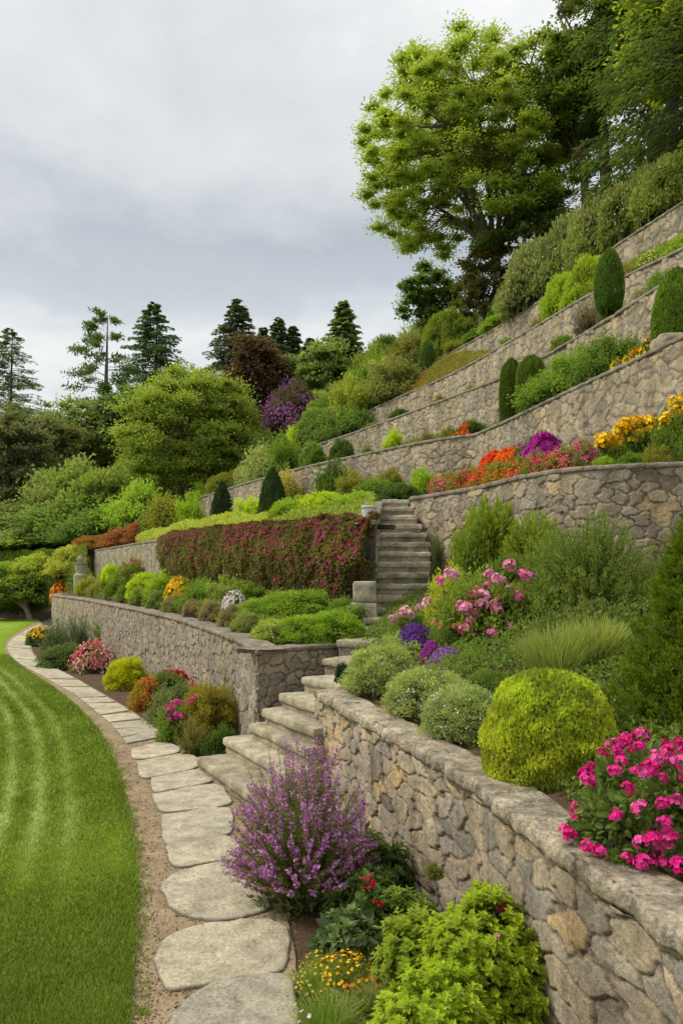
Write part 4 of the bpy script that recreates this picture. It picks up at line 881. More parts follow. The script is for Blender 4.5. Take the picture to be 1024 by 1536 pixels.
marigold(918, .34, 44, 655, blobpts(914, 664, 17, 9, 20), 'lower yellow flower clump after the pink flowers')
marigold(958, .36, 64, 636, blobpts(958, 646, 28, 15, 38), 'broad bright yellow flower clump in the middle of the tall ones')
marigold(1008, .36, 30, 612, blobpts(1005, 640, 8, 14, 14)+blobpts(1018, 612, 10, 10, 12), 'orange yellow flower spike near the frame edge')
marigold(1050, .36, 50, 600, blobpts(1050, 610, 18, 14, 20), 'yellow flower clump beyond the frame edge of the bed')
for px, t, w, top, c, me, lab in [(905, .15, 44, 682, BRIGHT, FIN[1], 'low green cushion on the coping below the yellow flowers'), (945, .18, 50, 676, MID, SH[0], 'green leafy plant under the broad yellow clump'), (985, .16, 50, 668, OLIVE, SHC[2], 'olive grassy plant below the orange yellow spike'), (1025, .2, 50, 655, MID, SHC[0], 'green plant at the frame edge of the flower bed')]:
    T('T2', px, t, w, top, me, c, 'bed_plant', lab, 'plant')
# white pot by the top of the steps
pot = empty('planter_pot', tuple(P(553, 784, 13.55))); tag(pot, 'white tapered planter pot beside the upper steps', 'pot')
def lathe(prof, n=28, sq=False):
    a = np.linspace(0, 2*math.pi, n, endpoint=False); pr = np.array(prof)
    V = np.stack([pr[:, None, 0]*np.cos(a), pr[:, None, 0]*np.sin(a), np.repeat(pr[:, 1:2], n, 1)], -1).reshape(-1, 3)
    i = np.arange(len(pr)-1)[:, None]*n; j = np.arange(n)[None]; j2 = (j+1) % n
    return V, np.stack([i+j, i+j2, i+n+j2, i+n+j], -1).reshape(-1, 4)
POTM = plain_mat('white_glaze', (.62, .60, .55), .5, 8); V, Q = lathe([(.001, -.06), (.09, -.06), (.095, -.04), (.13, .26), (.132, .29), (.115, .29), (.11, .25), (.001, .24)])
link('pot_body', mesh('pot', V, Q, POTM, smooth=True), pot); V, Q = lathe([(.131, .25), (.139, .252), (.141, .285), (.136, .293), (.114, .293)]); link('rim', mesh('rim', V, Q, POTM, smooth=True), pot)
link('soil', mesh('pot_soil', *lathe([(.112, .265), (.06, .27), (.001, .275)]), M_SOIL), pot)

# ---- trailing magenta hedge over the wall
def drape():
    r = np.random.default_rng(77); L = HW1; n = 42000
    f = part_of(L, 0, 1); px = CX+f[:, 0]/f[:, 1]*F; i0 = np.argmin(abs(px-248)); f = resample(f[i0:], 200); nn = normals(f)
    f = np.vstack([f, f[-1:]+np.array([[.03, .0, 0]])]); nn = np.vstack([nn, nn[-1:]])
    u = r.random(n)**.75*199; i = u.astype(int); b = f[i]; m = nn[i]; s = u/199
    hmax = np.interp(s, [0, .1, .5, .85, .93, 1], [1.3, 1.45, 1.6, 1.45, 1.55, .95])*(.74+.50*fbm(u/6, u*0, 3, 3)); v = r.random(n)
    bulge = .10+.16*np.sin(np.clip(v*1.25, 0, 1)*math.pi*.9)+.28*(fbm(u/8, v*3, 4, 3)-.36)
    top = r.random(n) < .24
    back = r.random(n)*.6*np.clip((199-u)/45, .10, 1)
    crest = .18*fbm(u/7, u*0, 6, 3)+.06
    p = b+m*np.where(top, -back, bulge*r.uniform(.75, 1.05, n))[:, None]
    p[:, 2] += np.where(top, crest*np.sqrt(np.clip(1-(back/.62)**2, .05, 1)), crest*.6-v*hmax)
    o = nz(np.where(top[:, None], np.array([0, 0, 1.])-.2*m, m+np.array([0, 0, .25])))
    tn = np.clip(.22+.5*(bulge-.14)/.2+r.normal(0, .17, n)-.12*v+.15*top+.5*(fbm(u/5, v*6, 12, 3)-.5), 0, 1)
    mb = MB(); leaves(mb, p, nz(o*.5+unit(r, n)*.8+np.array([0, 0, -.35])), nz(o+unit(r, n)*.6), .085*r.uniform(.6, 1.2, n), .05, tn)
    c0 = np.array([f[100][0], f[100][1], f[100][2]-1.5]); root = empty('trailing_hedge', tuple(c0)); tag(root, 'long curtain of magenta flowers and bronze foliage draped over the wall beside the steps', 'flowering hedge')
    link('foliage', mb.mesh('foliage', LEAF), root, tuple(-c0), color=(.095, .105, .035))
    mb = MB(); k = 3000; mb2 = MB()
    pk = np.clip(np.where(top, 1, (1-v)**1.8*np.clip(2.6*fbm(u/9, v*3, 9, 3)-.85, 0, 1)+.05), 0, 1)*np.interp(s, [0, .3, 1], [.5, .8, 1])
    sel = r.choice(n, 8200, False, pk/pk.sum())
    for sub, MBx in ((sel[:6200], mb), (sel[6200:], mb2)):
        q = p[sub]+o[sub]*.03; oo = nz(o[sub]+unit(r, len(sub))*.4); t1 = nz(np.cross(oo, unit(r, len(sub)))); t2 = np.cross(oo, t1); ft = r.uniform(.1, .8, len(sub))
        for w_ in range(5):
            a = 2*math.pi*w_/5; leaves(MBx, q, t1*math.cos(a)+t2*math.sin(a)+oo*.3, oo, .036*r.uniform(.7, 1.3, len(sub)), .032, ft, 'petal')
    for M_, c in ((mb, (.40, .03, .09)), (mb2, (.48, .05, .22))): 
        bb = link('blossom', M_.mesh('blossom', PETAL), root, tuple(-c0), color=c); bb['kind'] = 'stuff'
drape()

# ---- first terrace, behind the curving wall
FT = [(450, .5, 130, 880, (.13, .22, .03), FIN[0], 'largest bright green mound behind the wall corner'), (500, .22, 92, 912, (.14, .24, .03), FIN[1], 'low bright mound nearest the stone steps'), (455, .12, 92, 920, (.15, .25, .035), FIN[2], 'bright mound spilling to the corner coping'), (412, .14, 70, 926, (.19, .27, .06), FIN[0], 'paler mound at the coping with tiny white flowers'), (392, .42, 80, 893, (.15, .23, .045), FIN[1], 'mound behind the pale one, in front of the magenta hedge'), (372, .10, 50, 915, (.17, .21, .085), SH[0], 'greyish mound on the coping beside the white flowers'), (347, .12, 38, 903, (.19, .185, .12), SH[1], 'mauve grey cushion on the curved coping'), (318, .14, 36, 898, (.20, .185, .125), SH[2], 'brownish grey cushion on the curved coping'), (292, .15, 36, 897, (.20, .17, .13), SH[0], 'pinkish grey cushion on the curved coping'), (262, .16, 36, 890, (.16, .175, .10), SH[1], 'dull green cushion before the yellow flowers'), (238, .18, 34, 884, (.13, .19, .075), SH[2], 'grey green cushion sixth along the coping'), (212, .2, 32, 880, (.15, .20, .055), SH[0], 'olive cushion on the coping past the yellow flowers'), (190, .22, 28, 874, (.10, .17, .035), FIN[1], 'dark round cushion on the far coping'), (170, .25, 26, 871, (.09, .15, .03), FIN[2], 'darkest small round cushion on the far coping'), (150, .3, 30, 868, (.17, .19, .06), SHC[0], 'yellowish shrub at the far end of the coping'), (132, .3, 30, 866, (.19, .22, .05), SHC[1], 'pale yellow green shrub near the stone ornament'), (340, .55, 70, 866, (.15, .21, .06), SHC[1], 'leafy green shrub below the magenta hedge'), (300, .5, 60, 868, MID, SHC[2], 'mid green leafy shrub behind the yellow flowers'), (250, .6, 56, 858, BRIGHT, SHC[0], 'bright leafy shrub at the far end of the magenta hedge'), (218, .55, 50, 855, LIME, SH[1], 'lime shrub below the bare stretch of wall'), (192, .6, 44, 845, MID, SHC[2], 'green shrub against the bare stretch of wall'), (170, .6, 34, 842, LIME, SH[0], 'small lime shrub against the end of the bare wall'), (160, .5, 30, 853, BRIGHT, SH[2], 'light green shrub beside the far wall end'), (425, .75, 60, 885, (.14, .17, .05), SHC[0], 'olive shrub tucked under the magenta hedge'), (375, .8, 50, 875, MID, SHC[1], 'green shrub tucked under the magenta hedge'), (520, .75, 60, 895, MID, SHC[2], 'green shrub at the foot of the stone pier')]
for px, t, w, top, c, me, lab in FT:
    T('T1', px, t, w, top, me, c, 'border_shrub', lab, fl=[(blooms(20, 90, .025, .2), (.75, .75, .7))] if 'white flowers' in lab and 'tiny' in lab else ())
T('T1', 352, .4, 42, 886, FIN[0], MID, 'flower_clump', 'white flower clump among the green mounds', 'flowers', fl=[(blooms(21, 240, .09, .35, 5, .95), WHT)])
T('T1', 268, .42, 44, 866, SHC[0], MID, 'flower_clump', 'yellow flower clump on the curved wall terrace', 'flowers', fl=[(blooms(22, 420, .11, .25, 5, .92), (.95, .66, .02))])
T('T1', 236, .35, 26, 876, SHC[1], OLIVE, 'flower_clump', 'small bronze orange clump beside the yellow flowers', 'flowers', fl=[(blooms(23, 120, .09, .3), (.5, .2, .03))])
T('T1', 200, .75, 26, 838, SHC[1], OLIVE, 'flower_clump', 'dull pink flowering shrub on the bare wall', 'flowers', fl=[(blooms(25, 120, .09, .2), (.55, .22, .16))])
T('T1', 92, .1, 24, 872, SH[0], MID, 'flower_clump', 'red and yellow flowers at the far end of the curving wall', 'flowers', fl=[(blooms(24, 200, .12, .2), (.72, .12, .03)), (blooms(25, 150, .12, .2), GOLD)])
p = at('T1', 121, .35); s = 22*p[1]/F; orn = empty('stone_ornament', tuple(p)); tag(orn, 'small weathered stone ornament with a finial at the far end of the curving wall', 'garden ornament')
ST = plain_mat('weathered_stone', (.36, .32, .23), .9, 6)
zb = EYE-(866-HY)/F*p[1]-p[2]
for nm, prof in (('plinth', [(.001, -.4), (.30, -.4), (.30, zb+.10), (.26, zb+.13), (.22, zb+.16)]), ('shaft', [(.22, zb+.16), (.20, zb+.2), (.24, zb+.5), (.20, zb+.55), (.27, zb+.6), (.27, zb+.64), (.001, zb+.65)]), ('finial', [(.001, zb+.64), (.11, zb+.65), (.07, zb+.70), (.14, zb+.77), (.13, zb+.86), (.06, zb+.93), (.05, zb+.98), (.001, zb+1.02)])):
    V, Q = lathe(prof, 12 if nm != 'finial' else 16); link(nm, mesh(nm, V, Q, ST, smooth=nm == 'finial'), orn)

# ---- far end: hedges and bank beyond the curving wall
for px, key, t, w, top, c, me, lab in [(5, 'T1', .5, 120, 838, (0.189, 0.280, 0.049), FIN[0], 'rolling green hedge at the edge of the frame'), (62, 'T1', .55, 110, 826, (0.232, 0.301, 0.063), FIN[1], 'rolling pale hedge above the small lawn tree'), (112, 'T1', .62, 90, 815, (0.261, 0.301, 0.070), FIN[2], 'yellowish rolling hedge behind the stone ornament')]:
    T(key, px, t, w, top, me, c, 'clipped_hedge', lab, 'hedge')
for px, t, w, top, c, lab in [(150, .14, 96, 800, (.20, .12, .045), 'lowest reddish brown shrub of the bronze row'), (186, .16, 84, 790, (.21, .10, .05), 'middle reddish shrub of the bronze row'), (216, .18, 70, 778, (.20, .085, .055), 'reddest shrub of the bronze row, nearest the wall')]:
    T('T2', px, t, w, top, FIN[1], c, 'bronze_shrub', lab, 'shrub', group='bronze red shrubs on the far bank')
for px, key, t, w, top, c, me, lab in [(20, 'T2', .3, 150, 795, (0.145, 0.224, 0.063), SH[0], 'wide green bank shrub at the edge of the frame'), (70, 'T2', .35, 120, 785, (0.160, 0.231, 0.070), SH[1], 'grey green bank shrub above the rolling hedge'), (110, 'T2', .5, 140, 738, (0.109, 0.175, 0.056), SHC[0], 'dark spreading bank shrub with layered twigs'), (150, 'T2', .35, 100, 762, (0.087, 0.154, 0.042), SHC[1], 'dark green bank shrub above the bronze row'), (215, 'T2', .55, 96, 722, (0.174, 0.280, 0.049), SHC[2], 'bright rounded shrub at the foot of the round green tree'), (160, 'T2', .8, 120, 700, (0.145, 0.203, 0.056), SH[2], 'broad olive green shrub on the bank'), (60, 'T2', .8, 120, 735, (0.102, 0.140, 0.056), SHC[0], 'dull dark shrub on the bank near the frame edge'), (190, 'T3', .5, 90, 690, (0.131, 0.210, 0.049), SH[0], 'shaded green shrub beside the round green tree'), (110, 'T3', .5, 110, 690, (0.145, 0.210, 0.070), SHC[1], 'grey green shrub in the middle of the far bank'), (240, 'T2', .3, 60, 757, (0.087, 0.140, 0.042), SH[1], 'small dark shrub in the shade of the round green tree')]:
    T(key, px, t, w, top, me, c, 'bank_shrub', lab)
pt = Z(47, 931, 0); D = pt[1]
tree('small_lawn_tree', 'small leafy tree with a pale bare stem at the far end of the lawn', pt, P(20, 884, D+.5), (66*D/F, 2.0, 34*D/F), 70, .55, 14000, .2, (.10, .165, .03), .17, 161, low=-.9, shellp=.35, bark=bark_mat('bark_pale', (.16, .13, .09), (.30, .25, .18)))

# ---- fillers of the far hillside
r5 = np.random.default_rng(99); fc = [(.12, .19, .05), (.16, .23, .06), (.09, .15, .045), (.19, .24, .08), (.14, .17, .06)]
for key, x0, x1, n in (('T3', 20, 300, 10), ('T4', 60, 520, 26), ('T5', 60, 600, 26), ('T6', 60, 660, 26)):
    for k in range(n):
        px = x0+(x1-x0)*(k+r5.random())/n; p = at(key, px, r5.uniform(.1, .95)); rr = r5.uniform(1.0, 1.9)
        put('hillside_bush', 'green bush massed among others on the far hillside', 'shrub', p, rr, rr*r5.uniform(.8, 1.3), [SH, SHC, FIN][k % 3][k % 3], fc[int(r5.integers(0, 5))], group='bushes massed on the far hillside')

# ---- bed between the path and the curving wall
for px, pb, w, top, c, me, lab, fl in [(84, 992, 62, 926, (.085, .125, .07), FE[0], 'dark grey green feathery shrub at the far bend of the path', ()), (118, 985, 60, 920, (.09, .13, .075), FE[1], 'second dark grey green shrub at the far bend', ()), (100, 1000, 80, 965, (.075, .12, .05), SH[0], 'low dark shrub at the edge of the far slabs', ()), (163, 975, 66, 918, (.10, .165, .04), feather(91, 220, 24, .14, .012, 1.0), 'upright green feathery shrub against the curving wall', ()), (205, 985, 54, 928, (.12, .16, .09), FE[0], 'grey feathery shrub against the curving wall', ()),
        (192, 1031, 68, 986, (.26, .31, .015), FIN[0], 'vivid yellow green shrub beside the path', ()), (142, 1006, 62, 966, (.10, .14, .05), SH[1], 'coral pink flowering shrub beside the path', [(blooms(30, 700, .06, .1, 5, .88, 40, .26), (.80, .26, .26)), (blooms(31, 300, .06, .1, 5, .9, 30, .26), (.84, .55, .5))]), (225, 1062, 62, 1016, (.22, .17, .03), FIN[2], 'bronze gold shrub under the red flowers', ()), (250, 1060, 74, 1008, (.10, .14, .05), SH[2], 'scarlet flowering shrub in the bed below the curving wall', [(blooms(32, 420, .10, .3, 5, .92, 9, .28), (.75, .02, .09))]), (262, 1088, 76, 1030, (.10, .135, .065), SHC[0], 'grey green bush beside the magenta flower heads', ()), (310, 1050, 60, 986, (.11, .16, .05), FE[1], 'small feathery shrub against the wall behind the rounded shrub', ()), (316, 1110, 92, 1018, (.17, .17, .035), mound(92, 11000, .055, .032, 70, .22), 'large rounded olive brown shrub at the foot of the steps', ()), (288, 1132, 52, 1075, (.14, .15, .06), FE[0], 'small dry feathery plant before the rounded olive shrub', ()), (330, 1132, 56, 1095, (.055, .10, .03), SHC[1], 'dark low fern like plant beside the bottom step', ())]:
    G(px, pb, w, top, me, c, 'border_shrub', lab, fl=fl)
o = G(262, 1112, 52, 1058, SHC[2], (.10, .17, .035), 'flowering_plant', 'x', 'flowers'); rt = empty('flowering_plant', tuple(o.location)); tag(rt, 'leafy plant with two bands of magenta pink flower heads beside the path', 'flowering plant')
o.name = 'foliage'; o.parent = rt; o.location = (0, 0, 0); del o['label']; del o['category']; D = rt.location[1]
heads(rt, [P(a, b, D-.2+.1*hsh(a, b, 1)) for a, b in [(250, 1060), (258, 1055), (266, 1052), (254, 1066), (262, 1060), (271, 1055), (249, 1078), (257, 1074), (265, 1072), (272, 1074), (255, 1080), (264, 1079), (290, 1048), (296, 1044), (285, 1052)]], .055, [(.82, .08, .38), (.85, .14, .48)], 3)
G(60, 968, 40, 943, SH[0], (.07, .11, .06), 'flower_clump', 'yellow flowered dark clump at the far end of the curving wall foot', 'flowers', fl=[(blooms(33, 120, .12, .5), (.9, .62, .02))])
# ---- purple bush, foreground
def purple():
    r = np.random.default_rng(12); base = Z(452, 1352, 0); D = base[1]; Rr = 112*D/F; H = 240*D/F; mb, fb, fb2 = MB(), MB(), MB()
    root = empty('lavender_bush', tuple(base)); tag(root, 'big airy purple flowering bush at the foot of the warm stone wall', 'flowering bush')
    for s in range(560):
        a = r.uniform(0, 2*math.pi); q = r.random()**.42; el = q*1.5; l = r.uniform(.78, 1.06)
        rt = np.array([math.cos(a)*.22, math.sin(a)*.22, 0])*r.random()
        tip = np.array([math.cos(a)*math.sin(el)*Rr*1.04, math.sin(a)*math.sin(el)*Rr*.95, (math.cos(el)*.84+.16)*H])*l
        path = bez(rt, rt+(tip-rt)*np.array([.35, .35, .62]), tip, 9); tube(mb, path, np.linspace(.005, .0016, 9), 3, .2)
        def along(t): return np.stack([np.interp(t, np.linspace(0, 1, 9), path[:, c]) for c in range(3)], 1)
        m = 62; t = r.uniform(.08, .97, m); pp = along(t)+unit(r, m)*.02*r.random((m, 1)); pp[:, 2] = np.maximum(pp[:, 2], .01); dv = nz(path[-1]-path[4])
        leaves(mb, pp, nz(dv*.6+unit(r, m)*.8), unit(r, m), .034*r.uniform(.6, 1.3, m), .0085, np.clip(.05+.55*t*l+r.normal(0, .12, m), 0, 1))
        if r.random() < .74:
            m = int(r.integers(10, 30)); t = 1-.27*r.random(m)**1.3; pp = along(t)+unit(r, m)*.018; oo = nz(unit(r, m)+dv*.4); t1 = nz(np.cross(oo, unit(r, m))); t2 = np.cross(oo, t1); ft = r.uniform(.1, .95, m)
            for w_ in range(4): leaves(fb if r.random() < .62 else fb2, pp, t1*math.cos(w_*1.57)+t2*math.sin(w_*1.57)+oo*.4, oo, .0125*r.uniform(.7, 1.3, m), .011, ft, 'petal')
    q = unit(r, 1500); q[:, 2] = abs(q[:, 2]); q = q*np.array([Rr, Rr, H*.9])*r.uniform(.15, .66, (1500, 1)); leaves(mb, q, unit(r, 1500), unit(r, 1500), .075, .03, .03)
    link('foliage', mb.mesh('foliage', LEAF), root, color=(.13, .165, .062))
    for b, c in ((fb, (.60, .27, .66)), (fb2, (.68, .26, .62))): o = link('blossom', b.mesh('blossom', PETAL), root, color=c); o['kind'] = 'stuff'
purple()
# ---- lime leafy bush, foreground
def whorls(seed, n, Rr, H, L, W, per=7, low=-.05):
    r = np.random.default_rng(seed); mb = MB()
    v = unit(r, n*3); v = v[v[:, 2] > low][:n]; c = v*np.array([Rr, Rr, H])*r.uniform(.72, 1.05, (len(v), 1))*(1+.12*(fbm(v[:, 0]*3+5, v[:, 1]*3+v[:, 2]*2, seed, 3)-.5)[:, None]*2); c[:, 2] = np.maximum(c[:, 2], .02)
    for tier, (up, sc_, tn) in enumerate(((.25, 1, .32), (.7, .75, .55), (1.4, .5, .78))):
        for k in range(per):
            a = 2*math.pi*k/per+tier*.6+r.normal(0, .25, len(c)); o = nz(v+np.array([0, 0, .55])); t1 = nz(np.cross(o, [0.3, .9, .1])); t2 = np.cross(o, t1)
            d = nz(t1*np.cos(a)[:, None]+t2*np.sin(a)[:, None]+o*up*r.uniform(.5, 1.3, (len(c), 1)))
            leaves(mb, c+o*.02*tier, d, o, L*sc_*r.uniform(.65, 1.2, len(c)), W*sc_, np.clip(tn+r.normal(0, .12, len(c))+.18*(np.linalg.norm(c/np.array([Rr, Rr, H]), axis=1)-.95), 0, 1), 'oval')
    q = unit(r, 900); q[:, 2] = abs(q[:, 2]); q = q*np.array([Rr, Rr, H])*r.uniform(.4, .8, (900, 1)); leaves(mb, q, unit(r, 900), unit(r, 900), L*1.5, W*1.6, .05, 'oval')
    return mb.mesh('foliage', LEAF)
p = np.array([.84, 4.35, 0]); r_, h_ = 110*4.5/F, EYE-(1345-HY)/F*4.35
put('leafy_bush', 'lime green leafy bush pressed against the warm stone wall at the bottom', 'bush', p, 1, 1, whorls(5, 900, .45, h_, .062, .031), (.175, .255, .022), sink=0)
put('leafy_bush', 'lower lime green leafy bush at the bottom edge of the picture', 'bush', np.array([.50, 3.9, 0]), 1, 1, whorls(6, 560, .38, .52, .060, .030), (.19, .27, .024), sink=0)
put('leafy_bush', 'small lime green bush between the red flowers and the larger lime bush', 'bush', np.array([.48, 4.7, 0]), 1, 1, whorls(7, 300, .28, .50, .055, .028), (.16, .23, .03), sink=0)
def stem_flower(name, label, base, tops, head, color, leafc, seed, cat='flower', lf=.05):
    r = np.random.default_rng(seed); base = np.array(base); root = empty(name, tuple(base)); tag(root, label, cat); mb = MB()
    for q in tops:
        q = np.array(q)-base; b0 = np.array([r.normal(0, .04), r.normal(0, .04), 0]); path = bez(b0, b0+(q-b0)*np.array([.3, .3, .7]), q, 8); tube(mb, path, .0035, 4, .3)
        m = 16; t = r.uniform(.05, .85, m); pp = np.stack([np.interp(t, np.linspace(0, 1, 8), path[:, c]) for c in range(3)], 1)
        leaves(mb, pp, nz(unit(r, m)+np.array([0, 0, .4])), nz(unit(r, m)*.4+np.array([0, 0, 1])), lf*r.uniform(.6, 1.2, m), lf*.5, np.clip(r.normal(.4, .15, m), 0, 1), 'oval')
    link('foliage', mb.mesh('foliage', LEAF), root, color=leafc); heads(root, tops, head, color, seed); return root
CR = [(.62, .015, .05), (.70, .03, .12), (.52, .01, .04)]
stem_flower('red_flower_plant', 'dark leaved plant with crimson flower heads between the purple and lime bushes', (.19, 5.45, 0), [P(a, b, 5.2+.15*hsh(a, b, 2)) for a, b in [(545, 1320), (555, 1316), (560, 1324), (549, 1330), (556, 1331), (562, 1352), (569, 1357), (562, 1362), (565, 1389), (513, 1383), (548, 1380)]], .028, CR, (.075, .13, .035), 8, 'flowers', .11)
stem_flower('carnation', 'single crimson flower head above the lime bush against the wall', (.93, 4.45, 0), [P(757, 1359, 4.3), P(752, 1365, 4.3), P(763, 1366, 4.3)], .024, [(.38, .01, .08)], (.12, .2, .03), 9)
stem_flower('carnation', 'tiny pale pink flower head on the lime bush', (.85, 4.2, 0), [P(746, 1404, 4.0)], .016, [(.80, .35, .5)], (.12, .2, .03), 10)
put('broad_leaf_plant', 'blue green broad leaved plant below the crimson flowers', 'plant', np.array([.05, 5.15, 0]), 1, 1, whorls(15, 46, .20, .26, .12, .06, 6), (.10, .155, .075), sink=0)
put('broad_leaf_plant', 'deep green leafy plant tucked under the purple bush', 'plant', np.array([.17, 5.75, 0]), 1, 1, whorls(16, 70, .26, .32, .11, .05, 6), (.07, .125, .035), sink=0)
put('wildflower_clump', 'yellow flowered wild clump beside the mulch', 'flowers', np.array([.02, 4.75, 0]), .24, .24, FE[0], (.15, .21, .05), [(blooms(40, 130, .055, .5, 5, .95), (.85, .50, .015))])
put('wildflower_clump', 'grassy clump with pale yellow buds at the path side', 'flowers', np.array([-.15, 4.7, 0]), .20, .20, grassy(5, 420, .014), (.16, .22, .05), [(blooms(41, 60, .05, .4, 5, .9), (.6, .55, .05))])
put('wildflower_clump', 'grassy clump at the bottom edge with white flowers', 'flowers', np.array([-.07, 4.25, 0]), .26, .26, grassy(6, 700, .012), (.13, .20, .045), [(blooms(42, 16, .06, .3, 5, .95), (.75, .6, .62))])
put('wildflower_clump', 'wispy grassy clump at the foot of the lime bush', 'flowers', np.array([.17, 4.4, 0]), .26, .28, FE[1], (.16, .19, .07), [(blooms(43, 14, .05, .3, 5, .9), (.7, .12, .05))])
put('wildflower_clump', 'green wispy clump filling the corner by the last stepping stone', 'flowers', np.array([.0, 3.85, 0]), .30, .24, FE[0], (.13, .20, .04))
put('coral_bells', 'rusty red foliage clump at the bottom edge before the lime bush', 'plant', P(640, 1535, 3.7)*np.array([1, 1, 0])+np.array([0, 0, .26]), .10, .14, FIN[0], (.26, .085, .025), sink=.3)
put('broad_leaf_plant', 'light green leafy plant against the wall foot beside the crimson flowers', 'plant', np.array([.42, 5.35, 0]), 1, 1, whorls(17, 90, .26, .36, .09, .045, 6), (.11, .17, .04), sink=0)
put('broad_leaf_plant', 'dark leafy plant at the wall foot behind the purple bush', 'plant', np.array([.28, 6.3, 0]), 1, 1, whorls(18, 90, .3, .42, .09, .04, 6), (.07, .12, .035), sink=0)
put('wildflower_clump', 'low yellow budded clump along the mulch edge', 'flowers', np.array([-.12, 4.95, 0]), .17, .16, FE[1], (.17, .23, .05), [(blooms(44, 70, .06, .4, 5, .95), (.7, .6, .03))])
put('wall_fern', 'tiny fern growing out of a joint in the warm stone wall', 'plant', P(652, 1316, 5.35), .07, .10, SHC[0], (.12, .15, .05))

# ---- bed behind the warm stone wall
GM = [mound(95+k, 12000, .05, .028, 80, .2) for k in range(3)]
for px, d, w, top, c, lab, k in [(572, 8.9, 108, 962, (.22, .285, .125), 'grey green mound at the end of the coping nearest the steps', 0), (600, 9.6, 100, 945, (.20, .28, .10), 'greener mound behind the one nearest the steps', 1), (640, 7.6, 122, 998, (.22, .285, .13), 'middle grey green mound on the rough coping', 2), (698, 6.6, 126, 1020, (.215, .28, .14), 'grey green mound beside the yellow green ball', 0), (665, 8.3, 90, 990, (.14, .21, .06), 'mid green mound behind the grey green ones', 1), (735, 7.4, 90, 1000, (.10, .165, .04), 'deep green leafy mound behind the yellow green ball', 2), (700, 8.6, 100, 965, (.12, .19, .045), 'green mound under the pink flower heads', 1), (770, 8.3, 90, 965, (.11, .18, .04), 'green mound before the ornamental grass', 0)]:
    x = (px-CX)/F*d; tt = np.array([x, d, np.interp(d, [4, 9, 12], [1.2, 1.28, 1.6])]); r_, h_ = size_of(tt, w, top)
    put('mound_shrub', lab, 'shrub', tt, r_*1.22, h_*1.04, GM[k], c, [(blooms(50+k, 70, .022, .2), (.7, .72, .75))] if 'grey green mound' in lab else ())
put('dark_ivy', 'little dark ivy at the end of the rough coping by the steps', 'plant', P(515, 1022, 9.3), .12, .24, SH[0], (.02, .045, .025))
x = (822-CX)/F*5.4; p = np.array([x, 5.4, 1.18]); put('box_ball', 'large clipped yellow green ball shrub on the rough coping', 'topiary', p, 100*5.4/F, EYE-(1001-HY)/F*5.4-1.18, clipped(9, BALL, 30000, .046, .040, .085), (.245, .315, .035), sink=.08).scale.y *= .93
def thuja(seed, H, Rr):
    r = np.random.default_rng(seed); mb = MB()
    for k in range(1500):
        f = r.random()**1.35; z = H*f*.97; a = r.uniform(0, 6.28); rr = Rr*(1-f)**.72*(.82+.3*hsh(np.floor(a*2.2), np.floor(f*9), 3)); o = np.array([math.cos(a), math.sin(a), 0])
        c = o*rr*r.uniform(.72, 1)+np.array([0, 0, z]); m = 36; sd2 = np.array([-o[1], o[0], 0])
        u, v = r.uniform(-1, 1, m), r.random(m); pp = c+sd2*(u*(1-v*.6))[:, None]*.05+(o*.5+np.array([0, 0, 1]))[None]*v[:, None]*.11
        leaves(mb, pp, nz(o*.5+np.array([0, 0, .9])+sd2*u[:, None]*.7+unit(r, m)*.35), nz(o+unit(r, m)*.6), .030*r.uniform(.7, 1.3, m), .011, np.clip(.12+.55*v+r.normal(0, .1, m)+.2*(hsh(np.floor(a*3), np.floor(f*12), 5)-.5), 0, 1))
    q = unit(r, 1600); h = r.random(1600); q = np.stack([q[:, 0]*Rr*(1-h)**.72*.8, q[:, 1]*Rr*(1-h)**.72*.8, h*H*.95], 1); leaves(mb, q, unit(r, 1600), unit(r, 1600), .16, .09, .02)
    return mb.mesh('thuja_foliage', LEAF)
put('thuja', 'dark green thuja conifer rising at the frame edge behind the magenta flowers', 'conifer', np.array([2.62, 5.55, 1.15]), 1, 1, thuja(4, 1.95, .78), (.085, .14, .014), sink=0)
put('thuja', 'second thuja cut by the frame edge beside the ornamental grass', 'conifer', np.array([3.5, 6.5, 1.4]), 1, 1, thuja(5, 1.7, .7), (.08, .135, .018), sink=0)
for px, d, w, top, z, lab, k in [(835, 7.2, 150, 925, 1.4, 'ornamental grass clump behind the yellow green ball', 7), (890, 7.4, 150, 912, 1.5, 'ornamental grass clump beside the dark thuja', 8), (800, 7.9, 90, 945, 1.5, 'smaller ornamental grass clump before the pink flowers', 9)]:
    p = np.array([(px-CX)/F*d, d, z]); r_, h_ = size_of(p, w, top); put('ornamental_grass', lab, 'grass plant', p, r_, h_, grassy(k, 1300, .015, .8), (.16, .21, .075))
# pink flowered bush with separate flower heads
PK = [(763, 848), (676, 863), (660, 872), (733, 863), (745, 868), (783, 862), (791, 865), (752, 872), (730, 878), (716, 887), (724, 893), (708, 893), (706, 908), (764, 884), (779, 897), (772, 894), (740, 906), (744, 914), (738, 914), (697, 912), (705, 915), (690, 908), (709, 930), (704, 933), (736, 948), (769, 945), (735, 962), (697, 946), (721, 908), (747, 902), (690, 916)]
def rosebush(px, d, w, top, z, pts, label, color, lc, rad, seed, me):
    p = np.array([(px-CX)/F*d, d, z]); r_, h_ = size_of(p, w, top); rt = empty('flowering_bush', tuple(p)); tag(rt, label, 'flowering bush')
    link('foliage', me, rt, (0, 0, -.02), (0, 0, seed), (r_, r_, h_), lc)
    heads(rt, [P(a, b, d-r_*.95+.45*r_*hsh(a, b, 3)+.4*r_*max(0, (HY+60-b)/60)) for a, b in pts], rad, color, seed, .3); return rt
